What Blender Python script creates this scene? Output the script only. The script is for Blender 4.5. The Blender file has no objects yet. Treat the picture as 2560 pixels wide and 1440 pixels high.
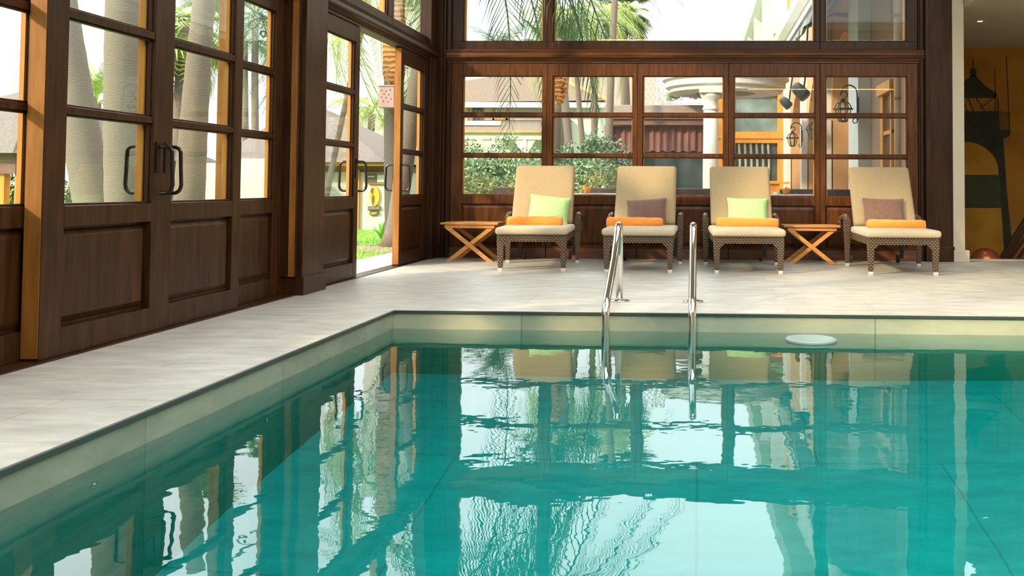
import bpy, math, random
from mathutils import Vector, Matrix
random.seed(7)
S = bpy.context.scene
C = S.collection
PI = math.pi
# ------------------------------------------------------------------ camera
RIGHT = Vector((0.99930631, 0.0368532, 0.00536134))
FWD = Vector((-0.03702772, 0.99861985, 0.03724707))
UP = Vector((-0.00398127, -0.03741975, 0.9992917))
FPX, PCX, PCY = 2400.0, 1655.558, 377.798
EYE = Vector((0, 0, 0.82))
cd = bpy.data.cameras.new('camera'); cam = bpy.data.objects.new('camera', cd); C.objects.link(cam)
m = Matrix((RIGHT, UP, -FWD)).transposed().to_4x4(); m.translation = EYE
cam.matrix_world = m
cd.sensor_width = 36; cd.lens = FPX / 2560 * 36
cd.shift_x = (1280 - PCX) / 2560; cd.shift_y = (PCY - 720) / 2560
cd.clip_end = 400
S.camera = cam

def at(px, py, Y):
    """the point of the photograph px,py at depth Y"""
    d = RIGHT * ((px - PCX) / FPX) + FWD - UP * ((py - PCY) / FPX)
    return EYE + d * (Y / d.y)
def atx(px, py, X):
    d = RIGHT * ((px - PCX) / FPX) + FWD - UP * ((py - PCY) / FPX)
    return EYE + d * (X / d.x)

# ------------------------------------------------------------------ world, sun, exposure
W = bpy.data.worlds.new('sky'); S.world = W; W.use_nodes = True
bg = W.node_tree.nodes['Background']; bg.inputs[0].default_value = (0.93, 0.985, 1.0, 1)
# overcast sky: the zenith side is brighter than the horizon
_n = W.node_tree.nodes; _l = W.node_tree.links; _tc = _n.new('ShaderNodeTexCoord'); _sp = _n.new('ShaderNodeSeparateXYZ'); _mr = _n.new('ShaderNodeMapRange')
_l.new(_tc.outputs['Generated'], _sp.inputs[0]); _l.new(_sp.outputs['Z'], _mr.inputs[0]); _l.new(_mr.outputs[0], bg.inputs[1])
_mr.inputs[1].default_value = 0.08; _mr.inputs[2].default_value = 0.36; _mr.inputs[3].default_value = 2.2; _mr.inputs[4].default_value = 6.0
sd = bpy.data.lights.new('sun', 'SUN'); sd.energy = 7.0; sd.angle = math.radians(4); sd.color = (1.0, 0.78, 0.50)
sun = bpy.data.objects.new('sun', sd); C.objects.link(sun)
sdir = Vector((0.72, 0.69, -0.50)).normalized()
sun.rotation_euler = sdir.to_track_quat('-Z', 'Y').to_euler()
ad = bpy.data.lights.new('skylight_glow', 'AREA'); ad.shape = 'RECTANGLE'; ad.size = 6.5; ad.size_y = 9.0; ad.energy = 95; ad.color = (1.0, 0.95, 0.88)
al = bpy.data.objects.new('skylight_glow', ad); C.objects.link(al); al.location = (2.2, 2.6, 5.0)
S.view_settings.view_transform = 'Standard'; S.view_settings.look = 'None'
S.view_settings.exposure = -0.45; S.view_settings.gamma = 1.0; S.view_settings.use_curve_mapping = False
S.cycles.max_bounces = 9; S.cycles.diffuse_bounces = 4; S.cycles.glossy_bounces = 4
S.cycles.transparent_max_bounces = 24; S.cycles.transmission_bounces = 4
S.cycles.caustics_reflective = False; S.cycles.caustics_refractive = True
S.cycles.sample_clamp_indirect = 6.0
S.cycles.use_denoising = True

# ------------------------------------------------------------------ materials
def mat(name, col, rough=0.6, metal=0.0, spec=0.5, var=0.0, scale=8.0, stretch=(1, 1, 1), col2=None, bump=0.0, bscale=None, coat=0.0, sheen=0.0, trans=0.0):
    M = bpy.data.materials.new(name); M.use_nodes = True
    nt = M.node_tree; N = nt.nodes; L = nt.links; b = N['Principled BSDF']
    b.inputs['Base Color'].default_value = (*col, 1); b.inputs['Roughness'].default_value = rough
    b.inputs['Metallic'].default_value = metal; b.inputs['Specular IOR Level'].default_value = spec
    if coat: b.inputs['Coat Weight'].default_value = coat; b.inputs['Coat Roughness'].default_value = 0.22
    if sheen: b.inputs['Sheen Weight'].default_value = sheen
    tc = N.new('ShaderNodeTexCoord'); mp = N.new('ShaderNodeMapping'); L.new(tc.outputs['Object'], mp.inputs[0])
    mp.inputs['Scale'].default_value = stretch
    if var or col2:
        no = N.new('ShaderNodeTexNoise'); no.inputs['Scale'].default_value = scale; no.inputs['Detail'].default_value = 5
        L.new(mp.outputs[0], no.inputs[0])
        r = N.new('ShaderNodeValToRGB'); L.new(no.outputs[0], r.inputs[0])
        c2 = col2 if col2 else tuple(min(1, c * (1 + var)) for c in col)
        c1 = col if col2 else tuple(c * (1 - var) for c in col)
        r.color_ramp.elements[0].color = (*c1, 1); r.color_ramp.elements[1].color = (*c2, 1)
        r.color_ramp.elements[0].position = 0.32; r.color_ramp.elements[1].position = 0.68
        L.new(r.outputs[0], b.inputs['Base Color'])
    if bump:
        n2 = N.new('ShaderNodeTexNoise'); n2.inputs['Scale'].default_value = bscale or scale * 4; n2.inputs['Detail'].default_value = 4
        L.new(mp.outputs[0], n2.inputs[0])
        bu = N.new('ShaderNodeBump'); bu.inputs['Strength'].default_value = bump; bu.inputs['Distance'].default_value = 0.02
        L.new(n2.outputs[0], bu.inputs['Height']); L.new(bu.outputs[0], b.inputs['Normal'])
    return M

def emis(name, col, strength):
    M = bpy.data.materials.new(name); M.use_nodes = True; b = M.node_tree.nodes['Principled BSDF']
    b.inputs['Base Color'].default_value = (*col, 1); b.inputs['Emission Color'].default_value = (*col, 1); b.inputs['Emission Strength'].default_value = strength
    return M

def front_only(nt, f):
    """mirror share on the outer side of the surface only, no total reflection inside the thin sheet"""
    N = nt.nodes; L = nt.links; ge = N.new('ShaderNodeNewGeometry'); s1 = N.new('ShaderNodeMath'); s1.operation = 'SUBTRACT'; s1.inputs[0].default_value = 1
    L.new(ge.outputs['Backfacing'], s1.inputs[1]); mu = N.new('ShaderNodeMath'); mu.operation = 'MULTIPLY'; L.new(s1.outputs[0], mu.inputs[0]); L.new(f.outputs[0], mu.inputs[1])
    return mu.outputs[0]

def glass(name, tint=(0.97, 0.99, 0.98), ior=1.5):
    M = bpy.data.materials.new(name); M.use_nodes = True; nt = M.node_tree; N = nt.nodes; L = nt.links
    N.remove(N['Principled BSDF']); out = N['Material Output']
    t = N.new('ShaderNodeBsdfTransparent'); t.inputs[0].default_value = (*tint, 1)
    g = N.new('ShaderNodeBsdfGlossy'); g.inputs['Roughness'].default_value = 0.0; g.inputs[0].default_value = (1, 1, 1, 1)
    f = N.new('ShaderNodeFresnel'); f.inputs[0].default_value = ior
    mx = N.new('ShaderNodeMixShader'); L.new(front_only(nt, f), mx.inputs[0]); L.new(t.outputs[0], mx.inputs[1]); L.new(g.outputs[0], mx.inputs[2])
    L.new(mx.outputs[0], out.inputs[0]); return M

def wave_mat(name, c1, c2, scale, direction='Z', rough=0.8, bump=0.5, distort=2.0):
    """rings or weave: a wave texture in colour and bump"""
    M = bpy.data.materials.new(name); M.use_nodes = True; nt = M.node_tree; N = nt.nodes; L = nt.links; b = N['Principled BSDF']
    b.inputs['Roughness'].default_value = rough
    tc = N.new('ShaderNodeTexCoord'); w = N.new('ShaderNodeTexWave'); w.bands_direction = direction
    w.inputs['Scale'].default_value = scale; w.inputs['Distortion'].default_value = distort; w.inputs['Detail'].default_value = 3
    L.new(tc.outputs['Object'], w.inputs[0])
    r = N.new('ShaderNodeValToRGB'); L.new(w.outputs[0], r.inputs[0]); r.color_ramp.elements[0].color = (*c1, 1); r.color_ramp.elements[1].color = (*c2, 1)
    L.new(r.outputs[0], b.inputs['Base Color'])
    bu = N.new('ShaderNodeBump'); bu.inputs['Strength'].default_value = bump; bu.inputs['Distance'].default_value = 0.02
    L.new(w.outputs[0], bu.inputs['Height']); L.new(bu.outputs[0], b.inputs['Normal']); return M

def tile_mat(name, c1, c2, mortar, bw, bh, ms=0.004, rough=0.4, axes=(0, 1), offset=0.5, noise=0.25):
    M = bpy.data.materials.new(name); M.use_nodes = True; nt = M.node_tree; N = nt.nodes; L = nt.links; b = N['Principled BSDF']
    b.inputs['Roughness'].default_value = rough
    tc = N.new('ShaderNodeTexCoord'); sp = N.new('ShaderNodeSeparateXYZ'); cb = N.new('ShaderNodeCombineXYZ')
    L.new(tc.outputs['Object'], sp.inputs[0]); L.new(sp.outputs[axes[0]], cb.inputs[0]); L.new(sp.outputs[axes[1]], cb.inputs[1])
    br = N.new('ShaderNodeTexBrick'); L.new(cb.outputs[0], br.inputs[0]); br.offset = offset
    br.inputs['Scale'].default_value = 1; br.inputs['Brick Width'].default_value = bw; br.inputs['Row Height'].default_value = bh
    br.inputs['Mortar Size'].default_value = ms; br.inputs['Color1'].default_value = (*c1, 1); br.inputs['Color2'].default_value = (*c2, 1)
    br.inputs['Mortar'].default_value = (*mortar, 1)
    no = N.new('ShaderNodeTexNoise'); no.inputs['Scale'].default_value = 3.5; no.inputs['Detail'].default_value = 8; no.inputs['Roughness'].default_value = 0.65
    mp = N.new('ShaderNodeMapping'); mp.inputs['Scale'].default_value = (1, 2.6, 1); L.new(cb.outputs[0], mp.inputs[0]); L.new(mp.outputs[0], no.inputs[0])
    r = N.new('ShaderNodeMapRange'); L.new(no.outputs[0], r.inputs[0]); r.inputs[1].default_value = 0.3; r.inputs[2].default_value = 0.7
    r.inputs[3].default_value = 1 - noise; r.inputs[4].default_value = 1 + noise * 0.4
    mx = N.new('ShaderNodeVectorMath'); mx.operation = 'SCALE'; L.new(br.outputs[0], mx.inputs[0]); L.new(r.outputs[0], mx.inputs['Scale'])
    L.new(mx.outputs[0], b.inputs['Base Color'])
    return M

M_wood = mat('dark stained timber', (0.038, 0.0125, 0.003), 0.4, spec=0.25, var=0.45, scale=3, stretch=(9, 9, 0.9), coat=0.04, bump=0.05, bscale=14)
M_woodh = mat('sunlit timber rails', (0.085, 0.027, 0.0048), 0.38, spec=0.3, var=0.45, scale=3, stretch=(0.9, 9, 9), coat=0.04, bump=0.05, bscale=14)  # same stain, brightened in colour for the sun on the far transom
M_wood_lit = mat('sunlit stained timber', (0.095, 0.029, 0.005), 0.38, spec=0.3, var=0.45, scale=3, stretch=(9, 9, 0.9), bump=0.05, bscale=14)  # far frames: the one stain with sunlight put into its colour
M_teak = mat('oiled teak', (0.55, 0.23, 0.055), 0.5, var=0.22, scale=4, stretch=(1.5, 14, 14))
M_orange = mat('honey varnished timber', (0.62, 0.25, 0.035), 0.5, var=0.15, scale=3, stretch=(8, 8, 1))
M_deck = tile_mat('stone deck tiles', (0.50, 0.465, 0.395), (0.56, 0.52, 0.45), (0.37, 0.34, 0.29), 1.2, 0.6, 0.003, 0.45, noise=0.32)
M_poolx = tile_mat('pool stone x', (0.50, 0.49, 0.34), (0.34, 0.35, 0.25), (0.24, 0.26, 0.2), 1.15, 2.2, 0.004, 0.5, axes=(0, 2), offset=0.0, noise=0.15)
M_pooly = tile_mat('shaded pool stone y', (0.34, 0.36, 0.27), (0.24, 0.265, 0.20), (0.2, 0.22, 0.17), 1.15, 2.2, 0.004, 0.5, axes=(1, 2), offset=0.0, noise=0.25)  # side walls: the same stone, its shade put into a darker colour
M_poolf = tile_mat('pool floor stone', (0.62, 0.66, 0.63), (0.54, 0.60, 0.58), (0.44, 0.49, 0.47), 1.2, 1.2, 0.006, 0.5, noise=0.22)
M_shadow_gap = mat('dark shadow gap', (0.05, 0.06, 0.055), 0.4)  # dark colour standing in for the shadow under the deck edge
M_chrome = mat('polished steel', (0.78, 0.76, 0.72), 0.14, metal=1.0)
M_bronze = mat('dark bronze', (0.035, 0.028, 0.024), 0.3, metal=0.7)
M_iron = mat('wrought iron', (0.05, 0.065, 0.075), 0.5, metal=0.4)
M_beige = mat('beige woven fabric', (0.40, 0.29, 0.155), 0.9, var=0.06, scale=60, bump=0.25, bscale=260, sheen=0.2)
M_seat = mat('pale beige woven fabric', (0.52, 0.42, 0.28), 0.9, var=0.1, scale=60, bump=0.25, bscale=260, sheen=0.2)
M_lime = mat('lime green cushion cloth', (0.43, 0.65, 0.27), 0.85, var=0.08, scale=30, bump=0.2, bscale=200)
M_brown = mat('brown cushion cloth', (0.17, 0.088, 0.058), 0.85, var=0.12, scale=30, bump=0.2, bscale=200, sheen=0.3)
M_towel = mat('orange towelling', (0.90, 0.27, 0.018), 0.95, var=0.1, scale=40, bump=0.5, bscale=180, sheen=0.4)
M_cap = mat('pale metal foot', (0.75, 0.73, 0.68), 0.35, metal=0.5)
M_rubber = mat('black rubber', (0.02, 0.02, 0.02), 0.6)
M_cream = mat('cream painted plaster', (0.56, 0.49, 0.37), 0.75, var=0.05, scale=4, bump=0.03)
M_ceil = mat('ceiling plaster', (0.40, 0.34, 0.26), 0.9, var=0.04, scale=3)
M_plain = mat('warm plaster', (0.45, 0.36, 0.24), 0.85, var=0.08, scale=2)
M_glass = glass('window glass')
M_white = mat('white render', (0.56, 0.545, 0.51), 0.8, var=0.05, scale=3)
M_peach = mat('peach render', (0.44, 0.265, 0.135), 0.85, var=0.07, scale=2, bump=0.05)
M_rose = mat('rose brown render', (0.28, 0.17, 0.11), 0.85, var=0.10, scale=2, bump=0.05)
M_cornice = mat('pale grey cornice', (0.52, 0.53, 0.50), 0.8, var=0.05, scale=3)
M_roof = mat('weathered roof tiles', (0.16, 0.11, 0.075), 0.9, var=0.25, scale=14, stretch=(3, 1, 1), bump=0.4)
M_ridge = mat('terracotta ridge', (0.66, 0.27, 0.10), 0.85, var=0.15)
M_thatch = mat('grey thatch', (0.22, 0.185, 0.155), 0.95, var=0.3, scale=10, stretch=(5, 5, 1), bump=0.8)
M_kiosk = mat('plum brown timber', (0.17, 0.09, 0.075), 0.6, var=0.2, scale=4, stretch=(1, 1, 8))
M_kioskl = mat('faded mauve fascia', (0.31, 0.24, 0.22), 0.7, var=0.12, scale=4, stretch=(1, 1, 8))
M_curtain = mat('plum curtain', (0.20, 0.095, 0.085), 0.9, var=0.2, scale=6, stretch=(5, 1, 0.3))
M_dglass = mat('dark glazing', (0.05, 0.075, 0.085), 0.08, spec=0.9, var=0.3, scale=2)
M_grass = mat('lawn', (0.20, 0.36, 0.075), 0.95, var=0.25, scale=5, bump=0.6, bscale=80)
M_pave = mat('pale paving', (0.62, 0.54, 0.46), 0.85, var=0.1, scale=2)
M_patio = mat('patio floor', (0.50, 0.44, 0.38), 0.85, var=0.1, scale=2)
M_leaf = mat('palm leaf', (0.11, 0.20, 0.055), 0.55, var=0.35, scale=3)
M_leafy = mat('yellow green palm leaf', (0.30, 0.38, 0.09), 0.55, var=0.3, scale=3)
M_leafd = mat('dark palm leaf', (0.06, 0.12, 0.06), 0.55, var=0.35, scale=3)
M_shrub = mat('grey green leaf', (0.26, 0.36, 0.22), 0.7, var=0.35, scale=2.5)
M_shruby = mat('olive leaf', (0.36, 0.36, 0.14), 0.7, var=0.35, scale=2.5)
M_bark = wave_mat('ringed palm bark', (0.15, 0.118, 0.095), (0.215, 0.175, 0.145), 16, 'Z', 0.9, 0.2, 9.0)
M_barko = wave_mat('peeled palm bark', (0.42, 0.16, 0.05), (0.72, 0.36, 0.13), 4.0, 'Z', 0.9, 0.9, 6.0)
M_wicker = None
def wicker():
    M = bpy.data.materials.new('brown wicker weave'); M.use_nodes = True; nt = M.node_tree; N = nt.nodes; L = nt.links; b = N['Principled BSDF']
    b.inputs['Roughness'].default_value = 0.4
    tc = N.new('ShaderNodeTexCoord'); a = N.new('ShaderNodeTexWave'); a.bands_direction = 'Z'; a.inputs['Scale'].default_value = 19; a.inputs['Distortion'].default_value = 0.6
    c = N.new('ShaderNodeTexWave'); c.bands_direction = 'DIAGONAL'; c.inputs['Scale'].default_value = 20; c.inputs['Distortion'].default_value = 0.4
    L.new(tc.outputs['Object'], a.inputs[0]); L.new(tc.outputs['Object'], c.inputs[0])
    mu = N.new('ShaderNodeMath'); mu.operation = 'MULTIPLY'; L.new(a.outputs[1], mu.inputs[0]); L.new(c.outputs[1], mu.inputs[1])
    r = N.new('ShaderNodeValToRGB'); L.new(mu.outputs[0], r.inputs[0])
    r.color_ramp.elements[0].color = (0.035, 0.022, 0.014, 1); r.color_ramp.elements[0].position = 0.12
    r.color_ramp.elements[1].color = (0.40, 0.235, 0.12, 1); r.color_ramp.elements[1].position = 0.62
    L.new(r.outputs[0], b.inputs['Base Color'])
    bu = N.new('ShaderNodeBump'); bu.inputs['Strength'].default_value = 0.9; bu.inputs['Distance'].default_value = 0.01
    L.new(mu.outputs[0], bu.inputs['Height']); L.new(bu.outputs[0], b.inputs['Normal']); return M
M_wicker = wicker()

# ------------------------------------------------------------------ mesh helpers
class MB:
    def __init__(s): s.v = []; s.f = []; s.mi = []; s.cur = 0; s.T = None
    def add(s, vs, fs):
        k = len(s.v)
        if s.T is not None: vs = [s.T @ Vector(v) for v in vs]
        s.v += [tuple(v) for v in vs]; s.f += [tuple(k + i for i in f) for f in fs]; s.mi += [s.cur] * len(fs)
        return s
    def box(s, x0, x1, y0, y1, z0, z1):
        if x0 > x1: x0, x1 = x1, x0
        if y0 > y1: y0, y1 = y1, y0
        return s.add([(x0, y0, z0), (x1, y0, z0), (x1, y1, z0), (x0, y1, z0), (x0, y0, z1), (x1, y0, z1), (x1, y1, z1), (x0, y1, z1)],
                     [(0, 3, 2, 1), (4, 5, 6, 7), (0, 1, 5, 4), (1, 2, 6, 5), (2, 3, 7, 6), (3, 0, 4, 7)])
    def hexa(s, bot, top):
        return s.add(list(bot) + list(top), [(0, 3, 2, 1), (4, 5, 6, 7), (0, 1, 5, 4), (1, 2, 6, 5), (2, 3, 7, 6), (3, 0, 4, 7)])
    def tube(s, pts, r, n=10, caps=True, close=False):
        pts = [Vector(p) for p in pts]; rs = r if isinstance(r, (list, tuple)) else [r] * len(pts)
        vs = []; fs = []; prev = None; m_ = len(pts)
        for i, p in enumerate(pts):
            if close: t = pts[(i + 1) % m_] - pts[i - 1]
            else: t = pts[min(i + 1, m_ - 1)] - pts[max(i - 1, 0)]
            if t.length < 1e-9: t = Vector((0, 0, 1))
            t.normalize()
            if prev is None:
                a = Vector((0, 0, 1)) if abs(t.z) < 0.9 else Vector((1, 0, 0))
                u = t.cross(a).normalized()
            else:
                u = prev - t * prev.dot(t)
                u = u.normalized() if u.length > 1e-6 else t.orthogonal().normalized()
            prev = u; w = t.cross(u)
            for k in range(n):
                a = 2 * PI * k / n; vs.append(p + (u * math.cos(a) + w * math.sin(a)) * rs[i])
        for i in range(m_ if close else m_ - 1):
            for k in range(n):
                a = i * n + k; b = i * n + (k + 1) % n; j = ((i + 1) % m_) * n
                fs.append((a, b, j + (k + 1) % n, j + k))
        if caps and not close:
            fs.append(tuple(range(n))[::-1]); fs.append(tuple((m_ - 1) * n + k for k in range(n)))
        return s.add(vs, fs)
    def lathe(s, prof, n=24, c=(0, 0, 0)):
        vs = []; fs = []
        for (r, z) in prof:
            for k in range(n):
                a = 2 * PI * k / n; vs.append((c[0] + r * math.cos(a), c[1] + r * math.sin(a), c[2] + z))
        for i in range(len(prof) - 1):
            for k in range(n):
                fs.append((i * n + k, i * n + (k + 1) % n, (i + 1) * n + (k + 1) % n, (i + 1) * n + k))
        fs.append(tuple(range(n))[::-1]); fs.append(tuple((len(prof) - 1) * n + k for k in range(n)))
        return s.add(vs, fs)
    def prism(s, poly, axis, a, b):
        """poly: 2D outline in the two other axes, extruded from a to b along axis"""
        n = len(poly)
        def P(q, t): return {'x': (t, q[0], q[1]), 'y': (q[0], t, q[1]), 'z': (q[0], q[1], t)}[axis]
        vs = [P(q, a) for q in poly] + [P(q, b) for q in poly]
        fs = [tuple(range(n))[::-1], tuple(range(n, 2 * n))] + [(i, (i + 1) % n, n + (i + 1) % n, n + i) for i in range(n)]
        return s.add(vs, fs)
    def quad(s, a, b, c, d): return s.add([a, b, c, d], [(0, 1, 2, 3)])
    def build(s, name, mats, parent=None, smooth=False, bevel=0, loc=None, rotz=0, seg=2, subsurf=0):
        me = bpy.data.meshes.new(name); me.from_pydata(s.v, [], s.f)
        for q in (mats if isinstance(mats, (list, tuple)) else [mats]): me.materials.append(q)
        me.polygons.foreach_set('material_index', s.mi)
        if smooth: me.polygons.foreach_set('use_smooth', [True] * len(me.polygons))
        me.update()
        import bmesh
        bm = bmesh.new(); bm.from_mesh(me); bmesh.ops.recalc_face_normals(bm, faces=bm.faces); bm.to_mesh(me); bm.free()
        o = bpy.data.objects.new(name, me); C.objects.link(o)
        if parent: o.parent = parent
        if loc is not None: o.location = loc
        o.rotation_euler.z = rotz
        if bevel:
            md = o.modifiers.new('bevel', 'BEVEL'); md.width = bevel; md.segments = seg; md.limit_method = 'ANGLE'; md.angle_limit = math.radians(40)
        if subsurf:
            md = o.modifiers.new('sub', 'SUBSURF'); md.levels = subsurf; md.render_levels = subsurf
        return o

def tag(o, label=None, cat=None, group=None, kind=None):
    if label: o['label'] = label
    if cat: o['category'] = cat
    if group: o['group'] = group
    if kind: o['kind'] = kind
    return o
def struct(o): o['kind'] = 'structure'; return o
def thing(name, label, cat, loc=(0, 0, 0), rotz=0, group=None):
    o = bpy.data.objects.new(name, None); C.objects.link(o); o.location = loc; o.rotation_euler.z = rotz; o.empty_display_size = 0.1
    return tag(o, label, cat, group)
def dup(root, loc=None, rotz=None, label=None):
    def rec(o, par):
        c = o.copy(); C.objects.link(c); c.parent = par
        for ch in [q for q in o.children]: rec(ch, c)
        return c
    r = rec(root, None)
    if loc is not None: r.location = loc
    if rotz is not None: r.rotation_euler.z = rotz
    if label: r['label'] = label
    return r
def arc(cx, cz, r, a0, a1, n, f):
    return [f(cx + r * math.cos(math.radians(a0 + (a1 - a0) * i / n)), cz + r * math.sin(math.radians(a0 + (a1 - a0) * i / n))) for i in range(n + 1)]

# ================================================================== SETTING
XL = -3.03; YB = 10.93                     # inner faces of the left and far glazed walls
PX0, PX1, PY0, PY1 = -2.0, 6.2, -2.6, 6.29  # the pool
WZ = -0.122
# deck floor round the pool
b = MB()
b.box(-3.35, PX0, -4, 11.2, -0.012, 0); b.box(PX0, 7.6, PY1, 11.2, -0.012, 0); b.box(PX1, 7.6, -4, PY1, -0.012, 0); b.box(PX0, PX1, -4, PY0, -0.012, 0)
struct(b.build('floor', M_deck))
# basin
b = MB(); b.box(PX0 - .2, PX0, PY0, PY1, -1.7, -0.012); b.box(PX1, PX1 + .2, PY0, PY1, -1.7, -0.012)
bx = MB(); bx.box(PX0 - .2, PX1 + .2, PY1, PY1 + .2, -1.7, -0.012); bx.box(PX0 - .2, PX1 + .2, PY0 - .2, PY0, -1.7, -0.012)
basin = struct(MB().box(PX0 - .2, PX1 + .2, PY0 - .2, PY1 + .2, -1.75, -1.54).build('pool_basin', M_poolf))
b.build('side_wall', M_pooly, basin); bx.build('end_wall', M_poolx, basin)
b = MB(); b.box(PX0, PX0 + .012, PY0, PY1, -0.018, -0.002); b.box(PX0, PX1, PY1 - .012, PY1, -0.018, -0.002)
struct(b.build('trim_1', M_shadow_gap))  # dark strip drawn where the shadow gap runs below the deck
# water
def water():
    M = bpy.data.materials.new('pool water'); M.use_nodes = True; nt = M.node_tree; N = nt.nodes; L = nt.links
    N.remove(N['Principled BSDF']); out = N['Material Output']
    g = N.new('ShaderNodeBsdfGlass'); g.inputs['Roughness'].default_value = 0.0; g.inputs['IOR'].default_value = 1.333; g.inputs[0].default_value = (1, 1, 1, 1)
    tc = N.new('ShaderNodeTexCoord'); mp = N.new('ShaderNodeMapping'); L.new(tc.outputs['Object'], mp.inputs[0]); mp.inputs['Scale'].default_value = (1, 1.0, 1)
    n1 = N.new('ShaderNodeTexNoise'); n1.inputs['Scale'].default_value = 2.2; n1.inputs['Detail'].default_value = 1.0; L.new(mp.outputs[0], n1.inputs[0])
    n2 = N.new('ShaderNodeTexNoise'); n2.inputs['Scale'].default_value = 9.0; n2.inputs['Detail'].default_value = 2.0; L.new(mp.outputs[0], n2.inputs[0])
    m1 = N.new('ShaderNodeMath'); m1.operation = 'MULTIPLY'; m1.inputs[1].default_value = 1.0; L.new(n1.outputs[0], m1.inputs[0])
    m2 = N.new('ShaderNodeMath'); m2.operation = 'MULTIPLY'; m2.inputs[1].default_value = 0.19; L.new(n2.outputs[0], m2.inputs[0])
    ad_ = N.new('ShaderNodeMath'); L.new(m1.outputs[0], ad_.inputs[0]); L.new(m2.outputs[0], ad_.inputs[1])
    bu = N.new('ShaderNodeBump'); bu.inputs['Strength'].default_value = 1.0; bu.inputs['Distance'].default_value = 0.0022; L.new(ad_.outputs[0], bu.inputs['Height'])
    L.new(bu.outputs[0], g.inputs['Normal']); L.new(g.outputs[0], out.inputs[0])
    va = N.new('ShaderNodeVolumeAbsorption'); va.inputs[0].default_value = (0.0, 0.89, 0.885, 1); va.inputs[1].default_value = 1.4
    L.new(va.outputs[0], out.inputs['Volume']); return M
wt = MB().quad((PX0 - .01, PY0 - .01, WZ), (PX1 + .01, PY0 - .01, WZ), (PX1 + .01, PY1 + .01, WZ), (PX0 - .01, PY1 + .01, WZ)).build('pool_water', water())
tag(wt, 'still turquoise water filling the indoor swimming pool', 'water', kind='stuff')

# ceiling, rear and right walls (out of frame, they close the room)
b = MB()
b.box(-3.35, -1.1, -4.2, 11.2, 4.75, 4.95); b.box(5.5, 7.8, -4.2, 11.2, 4.75, 4.95); b.box(-1.1, 5.5, 7.2, 11.2, 4.75, 4.95); b.box(-1.1, 5.5, -4.2, -2.0, 4.75, 4.95)
b.box(2.99, 7.6, 9.3, 14.1, 2.86, 3.06)
struct(b.build('ceiling', M_ceil))
struct(MB().box(-3.35, 7.8, -4.2, -4.0, -0.3, 4.95).build('wall_rear', M_plain))
b = MB(); b.box(7.6, 7.8, -4.2, 14.2, -0.6, 4.95); struct(b.build('wall_right', M_plain))
b = MB(); b.box(2.99, 7.6, 9.3, 9.45, 3.06, 4.75); struct(b.build('wall_bulkhead', M_cream))
b = MB(); b.box(2.99, 7.6, 11.2, 14.1, -0.5, -0.35); b.box(2.9, 7.6, 11.12, 11.24, -0.35, 0.012); struct(b.build('floor_landing', M_deck))
M_ochre = mat('ochre distressed plaster', (0.26, 0.11, 0.008), 0.85, col2=(0.38, 0.18, 0.018), scale=1.6)
wl = struct(MB().box(2.8, 7.6, 14.0, 14.15, -0.5, 3.0).build('wall_mural', M_ochre))
struct(MB().box(2.86, 2.985, 11.2, 14.0, -0.5, 3.0).build('wall_landing', M_plain))

# ------------------------------------------------------------------ door / window leaves
ZR = (0.715, 1.155, 1.19, 1.62, 1.66, 2.09)
def leaf(name, w, pl, pr, loc, rotz, handle=None, z0=0.008, top=2.235, dep=0.055, M_wood=M_wood):
    """local x runs along the wall, local y outwards; pl/pr are the pane edges"""
    b = MB()
    b.box(0, pl, 0, dep, z0, top); b.box(pr, w, 0, dep, z0, top)
    b.box(pl, pr, 0, dep, z0, 0.14); b.box(pl, pr, 0, dep, 0.615, ZR[0]); b.box(pl, pr, 0, dep, ZR[5], top)
    b.box(pl, pr, 0.004, dep - .004, ZR[1], ZR[2]); b.box(pl, pr, 0.004, dep - .004, ZR[3], ZR[4])
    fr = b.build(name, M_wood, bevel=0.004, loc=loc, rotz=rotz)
    for i in range(3):
        za, zb = ZR[2 * i], ZR[2 * i + 1]
        g = MB().box(pl - .004, pr + .004, dep * .55, dep * .55 + .005, za - .004, zb + .004).build('glass_pane', M_glass, fr)
        bb = MB(); t = 0.012
        for (q0, q1) in ((pl, pl + t), (pr - t, pr)): bb.box(q0, q1, dep * .25, dep * .5, za, zb)
        for (q0, q1) in ((za, za + t), (zb - t, zb)): bb.box(pl, pr, dep * .25, dep * .5, q0, q1)
        bb.build('glazing_bead', M_wood, fr, bevel=0.003)
        ob = MB()
        for (q0, q1) in ((pl, pl + .02), (pr - .02, pr)): ob.box(q0, q1, dep * .55 + .006, dep + .004, za, zb)
        ob.build('outer_bead', M_orange, fr)
    p = MB(); p.box(pl, pr, dep * .55, dep * .7, 0.14, 0.615)
    e = 0.035
    p.hexa([(pl + .012, dep * .55, .152), (pr - .012, dep * .55, .152), (pr - .012, dep * .55, .603), (pl + .012, dep * .55, .603)],
           [(pl + e, dep * .3, .152 + e), (pr - e, dep * .3, .152 + e), (pr - e, dep * .3, .603 - e), (pl + e, dep * .3, .603 - e)])
    p.build('lower_panel', M_wood, fr, bevel=0.002)
    if handle:
        for (hx, side) in handle:      # side -1 = room side, +1 = outside
            h = MB(); y = 0 if side < 0 else dep; s_ = side
            h.box(hx - .02, hx + .02, y, y + s_ * .008, 0.885, 1.055)
            pts = [(hx, y, 1.03), (hx, y + s_ * .05, 1.03)] + arc(.05, -.035, .035, 90, 0, 5, lambda a, c: (hx, y + s_ * a, 1.03 + c)) + [(hx, y + s_ * .088, 0.9), (hx, y + s_ * .092, 0.815)]
            pts += arc(.05, .035, .04, 0, -90, 5, lambda a, c: (hx, y + s_ * a, 0.775 + c)) + [(hx, y + s_ * .02, .77)]
            h.tube(pts, 0.0105, 10)
            h.build('door_handle', M_bronze, fr, smooth=False, bevel=0.001)
    struct(fr); return fr
R90 = PI / 2
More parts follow.
